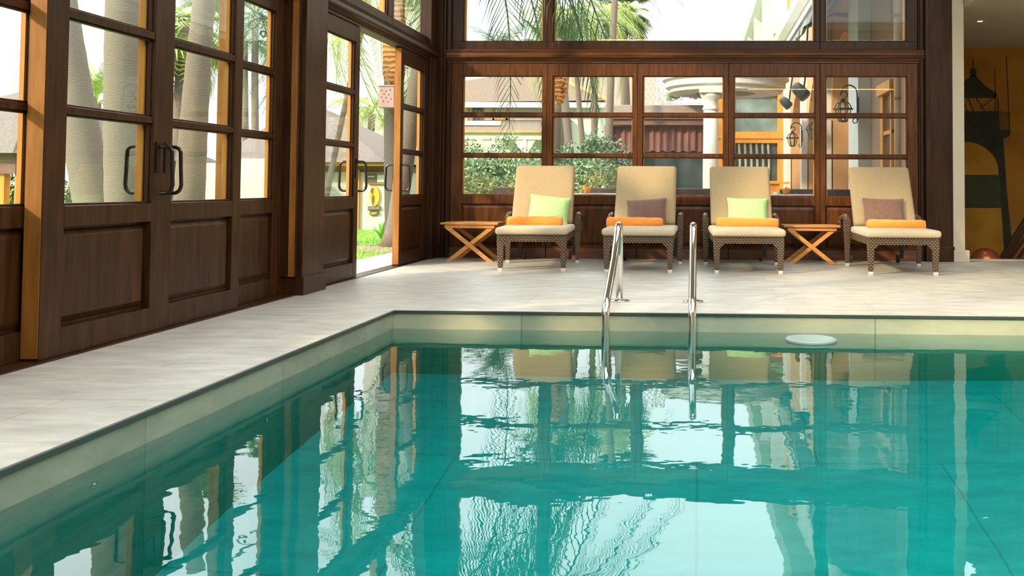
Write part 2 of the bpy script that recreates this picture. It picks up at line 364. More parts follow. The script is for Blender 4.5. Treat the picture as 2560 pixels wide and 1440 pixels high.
# left wall: local x -> +Y, local y (outwards) -> -X
leaf('door_1', 1.12, 0.13, 1.03, (-3.092, 3.32, 0), R90)
leaf('door_2', 0.985, 0.155, 0.885, (-3.005, 4.305, 0), R90, handle=[(0.925, -1), (0.925, 1)], dep=0.085)
leaf('door_3', 0.945, 0.11, 0.84, (-3.015, 5.292, 0), R90, handle=[(0.045, -1), (0.045, 1)], dep=0.065)
leaf('door_4', 0.76, 0.085, 0.62, (-3.09, 6.27, 0), R90)
leaf('door_5', 1.0, 0.23, 0.90, (-3.03, 7.47, 0), R90, handle=[(0.95, -1), (0.95, 1)], dep=0.06)
leaf('door_6', 0.955, 0.085, 0.83, (-3.03, 9.675, 0), R90, handle=[(0.035, -1), (0.035, 1)], dep=0.07)
M_edge = mat('honey brown timber edge', (0.30, 0.115, 0.02), 0.45, spec=0.3, var=0.25, scale=3, stretch=(9, 9, 0.9))
for dn, d_ in (('door_2', .085), ('door_6', .07)):
    o_ = [q for q in bpy.data.objects if q.name == dn][0]; MB().box(-.003, .002, .004, d_ - .003, .02, 2.23).build('edge_strip', M_edge, o_)
# far wall: local x -> +X, outward -> +Y
bays = [(-2.846, -1.733, -2.72, -1.783), (-1.733, -0.692, -1.673, -0.742), (-0.692, 0.351, -0.637, 0.297), (0.351, 1.387, 0.406, 1.333), (1.387, 2.49, 1.446, 2.37)]
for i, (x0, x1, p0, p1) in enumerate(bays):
    leaf('window_%d' % (i + 1), x1 - x0 - .004, p0 - x0, p1 - x0, (x0 + .002, YB + .02, 0), 0, M_wood=M_wood_lit)

def sash(name, w, h, loc, rotz, panes, st=0.055, dep=0.06):
    b = MB(); b.box(0, w, 0, dep, 0, .09); b.box(0, w, 0, dep, h - .09, h)
    ed = [0] + [q for p in panes for q in p] + [w]
    for k in range(0, len(ed), 2): b.box(ed[k], ed[k + 1], 0, dep, .09, h - .09)
    fr = b.build(name, M_wood, bevel=0.004, loc=loc, rotz=rotz)
    for (a, c) in panes:
        MB().box(a - .004, c + .004, dep * .5, dep * .5 + .005, .086, h - .086).build('glass_pane', M_glass, fr)
        bb = MB(); t = .014
        for (q0, q1) in ((a, a + t), (c - t, c)): bb.box(q0, q1, dep * .2, dep * .45, .09, h - .09)
        for (q0, q1) in ((.09, .09 + t), (h - .09 - t, h - .09)): bb.box(a, c, dep * .2, dep * .45, q0, q1)
        bb.build('glazing_bead', M_wood, fr, bevel=0.003)
        ob = MB()
        for (q0, q1) in ((a, a + .025), (c - .025, c)): ob.box(q0, q1, dep * .5 + .006, dep + .03, .09, h - .09)
        ob.build('outer_bead', M_orange, fr)
    return struct(fr)
UZ, UH = 2.395, 2.1
sash('window_6', 1.109, UH, (-2.844, YB + .02, UZ), 0, [(0.124, 1.061)])
sash('window_7', 3.116, UH, (-1.731, YB + .02, UZ), 0, [(0.058, 3.064)])
sash('window_8', 1.10, UH, (1.389, YB + .02, UZ), 0, [(0.057, 0.981)])
sash('window_9', 1.90, UH, (-3.04, 7.475, UZ), R90, [(0.10, 1.80)])
sash('window_10', 1.55, UH, (-3.04, 9.38, UZ), R90, [(0.06, 1.46)])
sash('window_11', 2.74, UH, (-3.04, 4.31, UZ), R90, [(0.10, 1.32), (1.42, 2.64)])
sash('window_12', 3.9, UH, (-3.04, .35, UZ), R90, [(0.1, 1.9), (2.0, 3.8)])
sash('window_13', 3.9, UH, (-3.04, -3.6, UZ), R90, [(0.1, 1.9), (2.0, 3.8)])
sash('window_14', 3.55, 2.2, (-3.06, -.30, 0.02), R90, [(0.1, 1.72), (1.82, 3.45)])
sash('window_15', 3.2, 2.2, (-3.06, -3.55, 0.02), R90, [(0.1, 1.55), (1.65, 3.1)])

# posts, beams and mouldings of the left wall
b = MB()
b.box(-3.13, -3.0, 10.64, 10.93, 0, 4.75)                     # corner
b.box(-3.10, -2.97, 10.66, 10.80, 0, 2.24)
b.box(-3.165, -2.935, 7.06, 7.47, 0, 4.75)                     # big pillar
b.box(-3.165, -2.92, 7.05, 7.49, 0, 0.135)
b.box(-3.13, -2.975, 7.035, 7.06, 0.135, 2.24)
b.box(-3.20, -3.093, 4.445, 4.50, 0, 2.24)
b.box(-3.3, -3.02, 0.3 - .05, 0.35, 0, 4.75); b.box(-3.3, -3.02, 3.22, 3.30, 0, 2.24); b.box(-3.3, -3.02, -3.68, -3.55, 0, 4.75); b.box(-3.3, -3.02, -.4, -.3, 0, 2.24)
b.box(-3.3, -2.96, -4, -3.68, 0, 4.75); b.box(-3.3, -2.97, 4.25, 4.31, 2.24, 4.75)
b.box(-3.3, -3.0, -4, 11.2, 4.49, 4.75)
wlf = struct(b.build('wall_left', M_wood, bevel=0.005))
MB().box(-3.165, -3.09, 6.19, 6.262, 0, 2.24).build('outer_post', M_orange, wlf, bevel=.004)
MB().box(-3.03, -2.985, 7.030, 7.036, .14, 2.2).build('sunlit_strip', M_edge, wlf)  # honey strip painting the stripe of sun on the pillar's near side
# moulded transom, profile (distance into room, z)
prof = [(-.10, 2.238), (.012, 2.238), (.012, 2.262), (.030, 2.266), (.036, 2.285), (.062, 2.292), (.066, 2.305), (.052, 2.325), (.046, 2.350), (.056, 2.368), (.060, 2.378), (.030, 2.382), (.026, 2.392), (.010, 2.396), (-.10, 2.396)]
b = MB(); b.prism([(-3.03 + d, z) for d, z in prof], 'y', 7.47, 10.93)
b.prism([(-3.03 + d, z) for d, z in prof], 'y', -4, 7.06)
struct(b.build('trim_2', M_wood))
b = MB(); b.prism([(YB - d + .02, z) for d, z in prof], 'x', -2.90, 2.556)
struct(b.build('trim_3', M_woodh))
# thresholds and kick strips
b = MB(); b.box(-3.14, -2.975, 3.3, 7.05, 0, 0.008); b.box(-3.14, -3.0, 7.49, 10.64, 0, 0.006); struct(b.build('baseboard_left', M_wood))
b = MB()
for (x0, x1, _, _) in bays: b.box(x0 + .004, x1 - .004, YB + .004, YB + .02, 0.0, 0.115)
b2 = struct(b.build('baseboard_far', mat('red brown kickboard', (0.16, 0.05, 0.02), 0.35, var=0.3, scale=3, stretch=(1, 8, 8), coat=0.3), bevel=.002))
# far wall posts
b = MB()
b.box(-3.0, -2.935, 10.86, 11.1, 0, 4.75); b.box(-2.935, -2.905, 10.90, 11.1, 0, 4.75); b.box(-2.905, -2.89, 10.93, 11.1, 0, 4.75); b.box(-2.89, -2.848, 10.91, 11.1, 0, 4.75)
b.box(2.494, 2.51, 10.93, 11.1, 0, 4.75); b.box(2.51, 2.54, 10.91, 11.1, 0, 4.75); b.box(2.54, 2.56, 10.94, 11.1, 0, 4.75)
b.box(2.56, 2.855, 10.87, 11.2, 0, 4.75); b.box(2.555, 2.87, 10.855, 11.2, 0, 0.17)
b.box(2.56, 2.60, 10.86, 10.87, .17, 4.75)
b.box(-2.9, 2.56, 10.93, 11.12, 4.49, 4.75)
for x in (-1.733, -.692, .351, 1.387): b.box(x - .02, x + .02, 11.0, 11.03, 0, 4.49 if x in (-1.733, 1.387) else 2.24)
struct(b.build('wall_far', M_wood, bevel=0.005))
b = MB(); b.box(2.857, 2.985, 10.86, 11.2, 0, 4.75); b.box(2.857, 3.03, 10.84, 11.2, 0, 0.13); struct(b.build('trim_4', M_cream, bevel=0.004))

# ================================================================== LOUNGERS
def soft_box(name, w, d, h, m, parent, r=0.03, lat=0.0, puff=0.006):
    """upholstered slab centred on x, y from 0..d, z 0..h with rounded edges and slight crown"""
    b = MB(); nx, ny = 10, 10; vs = []; fs = []
    def pt(u, v, side):
        x = (u - .5) * w; y = v * d
        e = min(1, 6 * min(u, 1 - u)) * min(1, 6 * min(v, 1 - v))
        return (x, y, (h + puff * e) if side else -puff * .3 * e)
    for side in (0, 1):
        for j in range(ny + 1):
            for i in range(nx + 1): vs.append(pt(i / nx, j / ny, side))
    n = (nx + 1) * (ny + 1)
    for j in range(ny):
        for i in range(nx):
            a = j * (nx + 1) + i; fs.append((a, a + nx + 1, a + nx + 2, a + 1)); fs.append((n + a, n + a + 1, n + a + nx + 2, n + a + nx + 1))
    for i in range(nx):
        fs.append((i, i + 1, n + i + 1, n + i)); k = ny * (nx + 1) + i; fs.append((k + 1, k, n + k, n + k + 1))
    for j in range(ny):
        k = j * (nx + 1); q = k + nx + 1; fs.append((q, k, n + k, n + q)); k += nx; q = k + nx + 1; fs.append((k, q, n + q, n + k))
    b.add(vs, fs); o = b.build(name, m, parent, smooth=True, bevel=r, seg=4)
    return o

def tleg(b, x, y, z0, z1, a0, a1, dx=0, dy=0):
    """tapered square leg: half widths a0 at the bottom, a1 on top, foot offset dx,dy"""
    b.hexa([(x + dx - a0, y + dy - a0, z0), (x + dx + a0, y + dy - a0, z0), (x + dx + a0, y + dy + a0, z0), (x + dx - a0, y + dy + a0, z0)],
           [(x - a1, y - a1, z1), (x + a1, y - a1, z1), (x + a1, y + a1, z1), (x - a1, y + a1, z1)])

def make_lounger(label, loc, rotz):
    t = thing('sun_lounger', label, 'sun lounger', loc, rotz, 'wicker sun loungers in a row by the far windows')
    # front legs at y = 0
    b = MB()
    b.box(-.335, .335, -.035, .03, .285, .352); b.box(-.335, -.28, 0, 1.55, .285, .352); b.box(.28, .335, 0, 1.55, .285, .352); b.box(-.335, .335, 1.50, 1.55, .285, .352)
    b.box(-.335, .335, .98, 1.03, .29, .34)
    for sx in (-1, 1):      # little haunches under the rail
        b.hexa([(sx * .27 if sx > 0 else -.30, -.03, .24), (.30 if sx > 0 else sx * .27, -.03, .24), (.30 if sx > 0 else sx * .27, .02, .24), (sx * .27 if sx > 0 else -.30, .02, .24)],
               [(sx * .27 - .05, -.03, .29), (sx * .27 + .05, -.03, .29), (sx * .27 + .05, .02, .29), (sx * .27 - .05, .02, .29)])
    b.build('seat_frame', M_wicker, t, bevel=0.008)
    for sx in (-1, 1):
        l = MB(); tleg(l, sx * .303, 0, .03, .30, .022, .034, dx=-sx * 0.0)
        lg = l.build('leg', M_wicker, t, bevel=0.006)
        MB().box(sx * .303 - .021, sx * .303 + .021, -.021, .021, 0, .032).build('foot_cap', M_cap, lg, bevel=.003)
        # arm post down to the floor, arm curving back
        l = MB(); tleg(l, sx * .372, 1.02, .03, .36, .02, .033); l.box(sx * .372 - .033, sx * .372 + .033, .987, 1.053, .36, .50)
        l.tube([(sx * .372, 1.02, .49)] + [(sx * .372, 1.02 + .05 * k, .505 + .012 * math.sin(k * .6)) for k in range(0, 9)] + [(sx * .378, 1.47, .48), (sx * .378, 1.50, .43), (sx * .378, 1.505, .33)], .030, 8)
        l.box(sx * .335, sx * .372, .99, 1.05, .29, .35)
        ar = l.build('armrest', M_wicker, t, bevel=0.006)
        MB().box(sx * .372 - .02, sx * .372 + .02, 1.0, 1.04, 0, .032).build('foot_cap', M_cap, ar, bevel=.003)
        # rear wheel leg
        l = MB(); tleg(l, sx * .30, 1.52, .05, .30, .018, .025)
        l.tube([(sx * .27, 1.52, .045), (sx * .24, 1.52, .045)], .044, 18)
        l.build('wheel', M_rubber, t, bevel=0.003)
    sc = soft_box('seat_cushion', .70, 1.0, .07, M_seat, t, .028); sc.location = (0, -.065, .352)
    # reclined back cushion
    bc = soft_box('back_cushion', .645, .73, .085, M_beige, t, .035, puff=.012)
    bc.location = (0, .93, .40); bc.rotation_euler.x = math.radians(57)
    br = MB(); br.box(-.30, .30, 0, .70, -.03, -.004)
    br_ = br.build('back_frame', M_wicker, t, bevel=.006); br_.location = (0, .97, .385); br_.rotation_euler.x = math.radians(57)
    return t

lng = [('beige wicker sun lounger with lime cushion, beside the side table in the left corner', (-1.597, 9.25, 0), 3.3),
       ('beige wicker sun lounger with brown cushion, partly behind the left pool handrail', (-0.563, 9.19, 0), -.5),
       ('beige wicker sun lounger with lime cushion, left of the side table between two loungers', (0.487, 9.18, 0), 1.6),
       ('beige wicker sun lounger with brown cushion, nearest the dark post and cream pillar', (1.940, 9.17, 0), -.3)]
L0 = make_lounger(lng[0][0], lng[0][1], math.radians(lng[0][2])); LG = [L0]
for q in lng[1:]: LG.append(dup(L0, q[1], math.radians(q[2]), q[0]))

# scatter cushions -------------------------------------------------
def pillow(label, m, c, w, h, rx, ry, rz, grp):
    b = MB(); n = 12; vs = []; fs = []
    for s_ in (1, -1):
        for j in range(n + 1):
            for i in range(n + 1):
                u = i / n * 2 - 1; v = j / n * 2 - 1
                pin = 1 - .07 * (1 - abs(u) ** 3) * abs(v) ** 2; pin2 = 1 - .07 * (1 - abs(v) ** 3) * abs(u) ** 2
                th = .062 * ((1 - u * u) * (1 - v * v)) ** .45
                vs.append((u * w / 2 * pin2, s_ * th + .003 * s_, v * h / 2 * pin))
    q = (n + 1) ** 2
    for j in range(n):
        for i in range(n):
            a = j * (n + 1) + i; fs.append((a, a + 1, a + n + 2, a + n + 1)); fs.append((q + a, q + a + n + 1, q + a + n + 2, q + a + 1))
    for i in range(n):
        fs += [(i, q + i, q + i + 1, i + 1)]; k = n * (n + 1) + i; fs += [(k, k + 1, q + k + 1, q + k)]
        k = i * (n + 1); fs += [(k, k + n + 1, q + k + n + 1, q + k)]; k += n; fs += [(k, q + k, q + k + n + 1, k + n + 1)]
    b.add(vs, fs); o = b.build('scatter_cushion', m, smooth=True, subsurf=1)
    o.location = c; o.rotation_euler = (math.radians(rx), math.radians(ry), math.radians(rz)); tag(o, label, 'cushion', grp); return o
def lp(i, x, y, z):  # a point in lounger i's own frame
    a = math.radians(lng[i][2]); l = lng[i][1]
    return (l[0] + x * math.cos(a) - y * math.sin(a), l[1] + x * math.sin(a) + y * math.cos(a), z)
G = 'scatter cushions on the loungers'
pillow('lime green cushion leaning on the lounger nearest the left corner', M_lime, lp(0, .075, .875, .575), .44, .34, -30, 6, 6, G)
pillow('brown cushion leaning on the lounger behind the left pool handrail', M_brown, lp(1, .02, .90, .555), .44, .33, -33, -4, -3, G)
pillow('lime green cushion leaning on the lounger left of the in-between side table', M_lime, lp(2, .06, .90, .565), .44, .34, -30, 1, 3, G)
pillow('brown cushion leaning on the lounger nearest the cream pillar', M_brown, lp(3, -.01, .885, .57), .44, .34, -30, 1, 0, G)
# rolled towels -----------------------------------------------------
def towel(label, c, rz, Lw=.56, seed=0):
    rnd = random.Random(seed); b = MB(); n = 26; m_ = 14; vs = []; fs = []
    for i in range(n + 1):
        x = (i / n - .5) * Lw
        e = 1 - .10 * max(0, abs(i / n - .5) * 2 - .88) / .12
        for k in range(m_ * 2):
            a = 2 * PI * k / (m_ * 2)
            r = .066 * e * (1 + .05 * math.sin(3 * a + i * .13 + seed) + .02 * math.sin(i * .9 + k))
            z = math.sin(a) * r * .92; z = max(z, -.056)
            vs.append((x, math.cos(a) * r * 1.06, z))
    K = m_ * 2
    for i in range(n):
        for k in range(K): fs.append((i * K + k, i * K + (k + 1) % K, (i + 1) * K + (k + 1) % K, (i + 1) * K + k))
    b.add(vs, fs)
    for sx in (-1, 1):       # spiral ends
        x = sx * Lw / 2
        b.tube([(x, math.cos(a * .5) * (.05 - a * .0017), math.sin(a * .5) * (.045 - a * .0015)) for a in range(0, 28)], .0075, 6)
        b.lathe([(.001, 0), (.001, 0)], 3)
        cen = [(x * .985, math.cos(2 * PI * k / 20) * .056, max(-.052, math.sin(2 * PI * k / 20) * .052)) for k in range(20)]
        b.add(cen, [tuple(range(20))])
    b.box(-Lw / 2 + .01, Lw / 2 - .012, -.066, -.045, -.05, -.022)   # the loose edge of the roll
    o = b.build('rolled_towel', M_towel, smooth=True); o.location = c; o.rotation_euler.z = math.radians(rz)
    tag(o, label, 'towel', 'rolled orange towels on the lounger seats'); return o
towel('rolled orange towel in front of the lime cushion nearest the left corner', at(1337, 569, 9.72) + Vector((0, 0, .054)), 1, .55, 1)
towel('rolled orange towel in front of the brown cushion behind the left handrail', at(1587, 572, 9.72) + Vector((0, 0, .054)), -1, .56, 2)
towel('rolled orange towel in front of the lime cushion beside the in-between table', at(1868, 573, 9.70) + Vector((0, 0, .054)), 0, .61, 3)
towel('rolled orange towel in front of the brown cushion nearest the cream pillar', at(2240, 578, 9.60) + Vector((0, 0, .054)), 0, .56, 4)

# side tables ---------------------------------------------------------
def side_table(label, loc, rotz):
    t = thing('side_table', label, 'side table', loc, rotz, 'folding teak side tables')
    b = MB()
    for k in range(6): b.box(-.315 + .012 * 0, .315, -.02 + k * .075, .05 + k * .075, .40, .422)
    b.build('table_top', M_teak, t, bevel=.003)
    for y in (.0, .37): MB().box(-.275, .275, y, y + .022, .362, .40).build('apron', M_teak, t, bevel=.002)
    for s_ in (-1, 1):
        for y in (.0, .37):
            yy = y + (.012 if s_ > 0 else -.012)
            l = MB(); w = .022
            l.hexa([(-s_ * .235 - w * 1.6, yy, 0), (-s_ * .235 + w * 1.6, yy, 0), (-s_ * .235 + w * 1.6, yy + .02, 0), (-s_ * .235 - w * 1.6, yy + .02, 0)],
                   [(s_ * .235 - w * 1.6, yy, .365), (s_ * .235 + w * 1.6, yy, .365), (s_ * .235 + w * 1.6, yy + .02, .365), (s_ * .235 - w * 1.6, yy + .02, .365)])
            l.build('leg', M_teak, t, bevel=.002)
    s2 = MB(); s2.tube([(0, -.01, .183), (0, .41, .183)], .007, 8); s2.build('pivot_rod', M_chrome, t)
    return t
T0 = side_table('teak folding side table alone in the left corner beside the first lounger', (-2.47, 10.34, 0), math.radians(-1))
T1 = dup(T0, (1.235, 10.42, 0), math.radians(1), 'teak folding side table standing between two loungers')
T1.scale = (.96, 1, .98)

# ================================================================== POOL FITTINGS
def handrail(label, x):
    t = thing('pool_handrail', label, 'handrail', (x, 6.9, 0), 0, 'pool ladder handrails')
    pts = [(0, 0, 0.004), (0, 0, .30), (0, 0, .44)] + arc(-.085, 0, .085, 0, 150, 10, lambda a, c: (0, a, .475 + c * 1.1))
    pts = [(0, 0, 0.004), (0, 0, .45)] + arc(-.10, .45, .10, 8, 152, 12, lambda a, c: (0, a, c))
    pts += [(0, -.45, .33), (0, -.93, .13), (0, -.985, .10), (0, -1.01, .07), (0, -1.02, .03), (0, -1.02, -.15), (0, -1.0, -.75)]
    MB().tube(pts, .0245, 16).build('tube', M_chrome, t, smooth=True)
    MB().lathe([(.026, 0), (.075, 0.0), (.072, .009), (.03, .016), (.026, .02)], 28).build('floor_flange', M_chrome, t, smooth=True)
    return t
H0 = handrail('left curved steel pool handrail, in front of the second lounger', -.558)
dup(H0, (-.030, 6.9, 0), 0, 'right curved steel pool handrail, between the second and third loungers')
for k, (yy, zz) in enumerate(((3.158, -.33), (4.437, -.74), (5.606, -.33))):
    b = MB(); b.T = Matrix.Translation((PX0, yy, zz)) @ Matrix.Rotation(PI / 2, 4, 'Y')
    b.lathe([(.024, 0), (.024, .006), (.016, .012), (.009, .010), (.009, .002)], 20)
    tag(b.build('pool_nozzle', M_chrome, smooth=True), ['round steel water jet on the pool side wall nearest the viewer', 'round steel water jet low on the pool side wall, middle one', 'round steel water jet on the pool side wall nearest the corner'][k], 'water jet', 'water jets in the pool side wall')
b = MB(); b.lathe([(.10, -.03), (.13, -.03), (.155, -.012), (.158, .004), (.148, .012), (.118, .009), (.105, -.004)], 40)
o = b.build('skimmer_ring', mat('pale grey plastic', (0.26, 0.33, 0.30), 0.5), smooth=True); o.location = (.70, 5.97, -.115)
tag(o, 'round pale ring at the water surface right of the handrails', 'pool skimmer')

# ================================================================== LANDING: mural, copper pot, balustrade
def mural():
    b = MB(); Y = 13.998
    def P(pts, t=0.002):   # outline in photograph pixels, laid on the wall
        q = [at(x, y, Y) for x, y in pts]; n = len(q); q = [(p.x, p.z) for p in q]
        b.prism(q, 'y', Y - t, Y)
    b.cur = 0   # dark silhouettes
    P([(2352, 345), (2508, 345), (2512, 400), (2519, 500), (2530, 600), (2534, 660), (2330, 660), (2336, 560), (2345, 450)], .002)
    P([(2364, 278), (2498, 278), (2500, 330), (2362, 330)], .003)
    P([(2345, 326), (2526, 326), (2524, 340), (2500, 352), (2360, 352), (2342, 338)], .004)
    P([(2378, 236), (2430, 186), (2436, 186), (2462, 214), (2494, 236), (2490, 245), (2382, 245)], .003)
    P([(2426, 190), (2440, 190), (2437, 176), (2430, 176)], .003)
    for k in range(1):
        P([(2433 + 9 * math.cos(a * PI / 8), 179 + 9 * math.sin(a * PI / 8)) for a in range(16)], .004)
    P([(2432, 145), (2434, 145), (2434, 175), (2432, 175)], .003)
    for (x0, y0, x1, y1, w) in ((2487, 175, 2489, 280, 2), (2516, 140, 2524, 330, 2), (2404, 245, 2418, 278, 3), (2434, 278, 2420, 245, 3), (2450, 272, 2490, 240, 3), (2440, 245, 2462, 278, 3), (2494, 245, 2496, 278, 3), (2500, 277, 2524, 284, 2), (2498, 306, 2526, 312, 1.5)):
        P([(x0 - w / 2, y0), (x0 + w / 2, y0), (x1 + w / 2, y1), (x1 - w / 2, y1)], .003)
    for k in range(6): P([(2501 + k * 4.4, 280), (2502.3 + k * 4.4, 280), (2502.3 + k * 4.4, 328), (2501 + k * 4.4, 328)], .003)
    b.cur = 1   # ochre bands of the tower
    P([(2354, 355)] + [(2410 + 86 * math.sin(t * PI / 2 / 8), 430 - 76 * math.cos(t * PI / 2 / 8)) for t in range(9)] + [(2496, 437), (2350, 437)], .005)
    P([(2343, 520), (2503, 520), (2508, 600), (2512, 660), (2336, 660)], .005)
    b.cur = 2   # green band
    P([(2350, 437), (2498, 437), (2503, 520), (2343, 520)], .005)
    o = b.build('lighthouse_mural', [mat('mural dark green black', (0.018, 0.022, 0.014), 0.8, var=0.4, scale=3), mat('mural ochre yellow', (0.36, 0.18, 0.012), 0.8, var=0.25, scale=2.5), mat('mural bottle green', (0.035, 0.045, 0.016), 0.8, var=0.25, scale=3)])
    tag(o, 'painted lighthouse mural on the ochre wall beyond the cream pillar', 'mural')
mural()
p = at(2463, 640, 12.0)
b = MB(); b.lathe([(.03, 0), (.10, .02), (.17, .09), (.20, .17), (.19, .25), (.14, .32), (.08, .355), (.02, .365)], 32)
o = b.build('copper_pot', mat('hammered copper', (0.62, 0.21, 0.10), 0.32, metal=0.85, var=0.2, scale=20), smooth=True); o.location = (p.x, 12.0, -.348); o.scale = (1, 1, 1.2)
tag(o, 'rounded copper pot on the lower landing below the lighthouse mural', 'pot')
t = thing('stair_balustrade', 'dark slanting timber balustrade at the right edge below the mural', 'balustrade', (at(2520, 650, 12.6).x, 12.6, -.35))
ox = t.location
def slant(name, a0, a1, w, y0, d=.05, m=M_wood):
    p0 = at(*a0, y0); p1 = at(*a1, y0); b = MB()
    dx = (p1 - p0); dx = dx / dx.length; n = Vector((dx.z, 0, -dx.x)) * w / 2
    p0 = p0 - dx * .45
    q = [p0 - n, p0 + n, p1 + n, p1 - n]
    b.prism([(v.x - ox.x, v.z - ox.z) for v in q], 'y', y0 - d / 2 - ox.y, y0 + d / 2 - ox.y)
    b.build(name, m, t, bevel=.004)
slant('handrail', (2506, 652), (2600, 500), .10, 12.6, .07)
slant('rail', (2524, 652), (2620, 508), .028, 12.6)
slant('rail', (2541, 652), (2640, 515), .035, 12.6)
slant('rail', (2558, 652), (2660, 520), .028, 12.6)
# recessed downlight
o = MB().lathe([(.045, 0), (.045, .004), (.03, .006)], 24)
dl = thing('recessed_downlight', 'small round recessed downlight in the landing ceiling', 'ceiling light', tuple(at(2450, 55, 11.75).xy) + (2.852,))
MB().lathe([(.03, .002), (.05, 0), (.052, .006), (.03, .008)], 24).build('trim_ring', M_cream, dl)
MB().lathe([(.031, .001), (.031, .005)], 24).build('lamp', emis('downlight glow', (1.0, .75, .4), 9), dl)
ll = bpy.data.lights.new('downlight', 'SPOT'); ll.energy = 14; ll.color = (1, .72, .4); ll.spot_size = 2.0; ll.shadow_soft_size = .05
lo = bpy.data.objects.new('downlight', ll); C.objects.link(lo); lo.location = dl.location + Vector((0, 0, -.02))

# linear pendant over the pool whose glow shows in the panes
t = thing('linear_pendant', 'long warm linear pendant lamp hung over the pool', 'pendant lamp', (2.1, 5.5, 3.34))
MB().box(-1.42, 1.42, -.03, .03, 0, .05).build('housing', M_bronze, t, bevel=.004)
glow = emis('warm lamp strip', (1.0, .62, .20), 26)
MB().box(-1.40, 1.40, -.022, .022, -.045, 0).build('diffuser', glow, t)
MB().box(-1.25, 1.20, .15, .165, -.86, -.845).build('lower_strip', glow, t)
for s_ in (-1, 1): MB().tube([(s_ * 1.1, .157, -.85), (s_ * 1.1, .03, .02)], .003, 6).build('cable', M_bronze, t)
for s_ in (-1, 1): MB().tube([(s_ * 1.2, 0, .05), (s_ * 1.2, 0, 1.41)], .004, 6).build('cable', M_bronze, t)
t2 = thing('linear_pendant', 'short warm linear pendant lamp nearer the left doors', 'pendant lamp', (-1.3, 5.5, 3.36))
MB().box(-.46, .46, -.03, .03, 0, .05).build('housing', M_bronze, t2, bevel=.004); MB().box(-.45, .45, -.022, .022, -.045, 0).build('diffuser', glow, t2)
for s_ in (-1, 1): MB().tube([(s_ * .4, 0, .05), (s_ * .4, 0, 1.39)], .004, 6).build('cable', M_bronze, t2)

# ================================================================== OUTSIDE: ground
b = MB(); b.box(-3.34, 2.84, 11.25, 30, -.25, -.01); struct(b.build('ground_patio', M_patio))
b = MB(); b.box(-3.78, -3.36, -5, 14, -.25, -.008); struct(b.build('ground_path', M_pave))
b = MB(); n = 24
vs = []; fs = []
for j in range(n + 1):
    for i in range(n + 1):
        x = -3.78 - 46 * i / n; y = -12 + 92 * j / n
        vs.append((x, y, -.03 - .17 * min(1, max(0, (y - 12) / 10))))
for j in range(n):
    for i in range(n): a = j * (n + 1) + i; fs.append((a, a + 1, a + n + 2, a + n + 1))
b.add(vs, fs); b.box(-4.9, 40, 30, 90, -.6, -.40); b.box(-4.9, -3.34, 14, 30, -.5, -.05)
struct(b.build('ground_lawn', M_grass))
# grass blades where the open door shows the lawn
b = MB(); rnd = random.Random(3)
for k in range(9000):
    y = rnd.uniform(10.8, 21); x = -rnd.uniform(.30, .42) * y
    if x > -3.85 or (12.0 < y < 13.4 and rnd.random() < .8): continue
    z = -.03 - .17 * min(1, max(0, (y - 12) / 10)); a = rnd.uniform(0, PI); h = rnd.uniform(.03, .07); w = .006
    dx, dy = math.cos(a) * w, math.sin(a) * w; lx, ly = rnd.uniform(-.02, .02), rnd.uniform(-.02, .02)
    b.add([(x - dx, y - dy, z), (x + dx, y + dy, z), (x + lx, y + ly, z + h)], [(0, 1, 2)])
sb = MB(); sb.box(-8, -3.8, 12.1, 13.3, -.06, -.022)
struct(sb.build('ground_soil', mat('bare soil', (0.30, 0.21, 0.14), .95, var=.35, scale=9, bump=.6)))
tag(b.build('grass_blades', mat('fresh grass', (0.30, 0.55, 0.10), 0.8, var=0.3, scale=6)), 'bright green lawn grass seen through the open door', 'grass', kind='stuff')

# ------------------------------------------------------------------ plants
def feather_frond(L=2.2, droop=1.0, nl=44, lw=.024, ll=.55, hang=.6, seed=0):
    rnd = random.Random(seed); b = MB(); pts = []
    for i in range(13):
        t = i / 12; pts.append(Vector((L * t * (1 - .12 * droop * t), 0, L * (.55 * t - droop * .75 * t * t))))
    b.tube(pts, [.022 * (1 - .8 * i / 12) for i in range(13)], 5)
    for k in range(nl):
        t = .14 + .86 * k / (nl - 1); f = t * 12; i = min(11, int(f)); p = pts[i].lerp(pts[i + 1], f - i); d = (pts[i + 1] - pts[i]).normalized()
        l = ll * (math.sin(PI * (.15 + .8 * t)) ** .6) * rnd.uniform(.85, 1.1)
        for s_ in (-1, 1):
            out = (Vector((0, s_, 0)) * (1 - hang * .5) + d * .55 + Vector((0, 0, rnd.uniform(-.1, .15)))).normalized()
            mid = p + out * l * .5 + Vector((0, 0, -.05 * hang)); tip = mid + (out * (1 - hang * .7) + Vector((0, 0, -hang))).normalized() * l * .5
            w = d * lw * .5
            b.add([p - w * .6, p + w * .6, mid + w, mid - w, tip], [(0, 1, 2, 3), (3, 2, 4)])
    return b
def fan_frond(R_=.75, pet=.8, nb=26, seed=0, droop=.3):
    rnd = random.Random(seed); b = MB(); b.tube([(0, 0, 0), (pet * .6, 0, .05), (pet, 0, 0)], [.018, .014, .01], 5)
    for k in range(nb):
        a = math.radians(-130 + 260 * k / (nb - 1)); l = R_ * (1 - .25 * abs(a) / 2.3) * rnd.uniform(.9, 1.05)
        d = Vector((math.cos(a), math.sin(a), .08)); s_ = Vector((-math.sin(a), math.cos(a), 0)); p = Vector((pet, 0, 0))
        mid = p + d * l * .6; tip = p + d * l + Vector((0, 0, -droop * l * .6)); w = .022 * R_ / .75
        b.add([p, mid + s_ * w + Vector((0, 0, .012)), mid, mid - s_ * w + Vector((0, 0, .012)), tip], [(0, 2, 1), (0, 3, 2), (1, 2, 4), (2, 3, 4)])
    return b
PROTO = {}
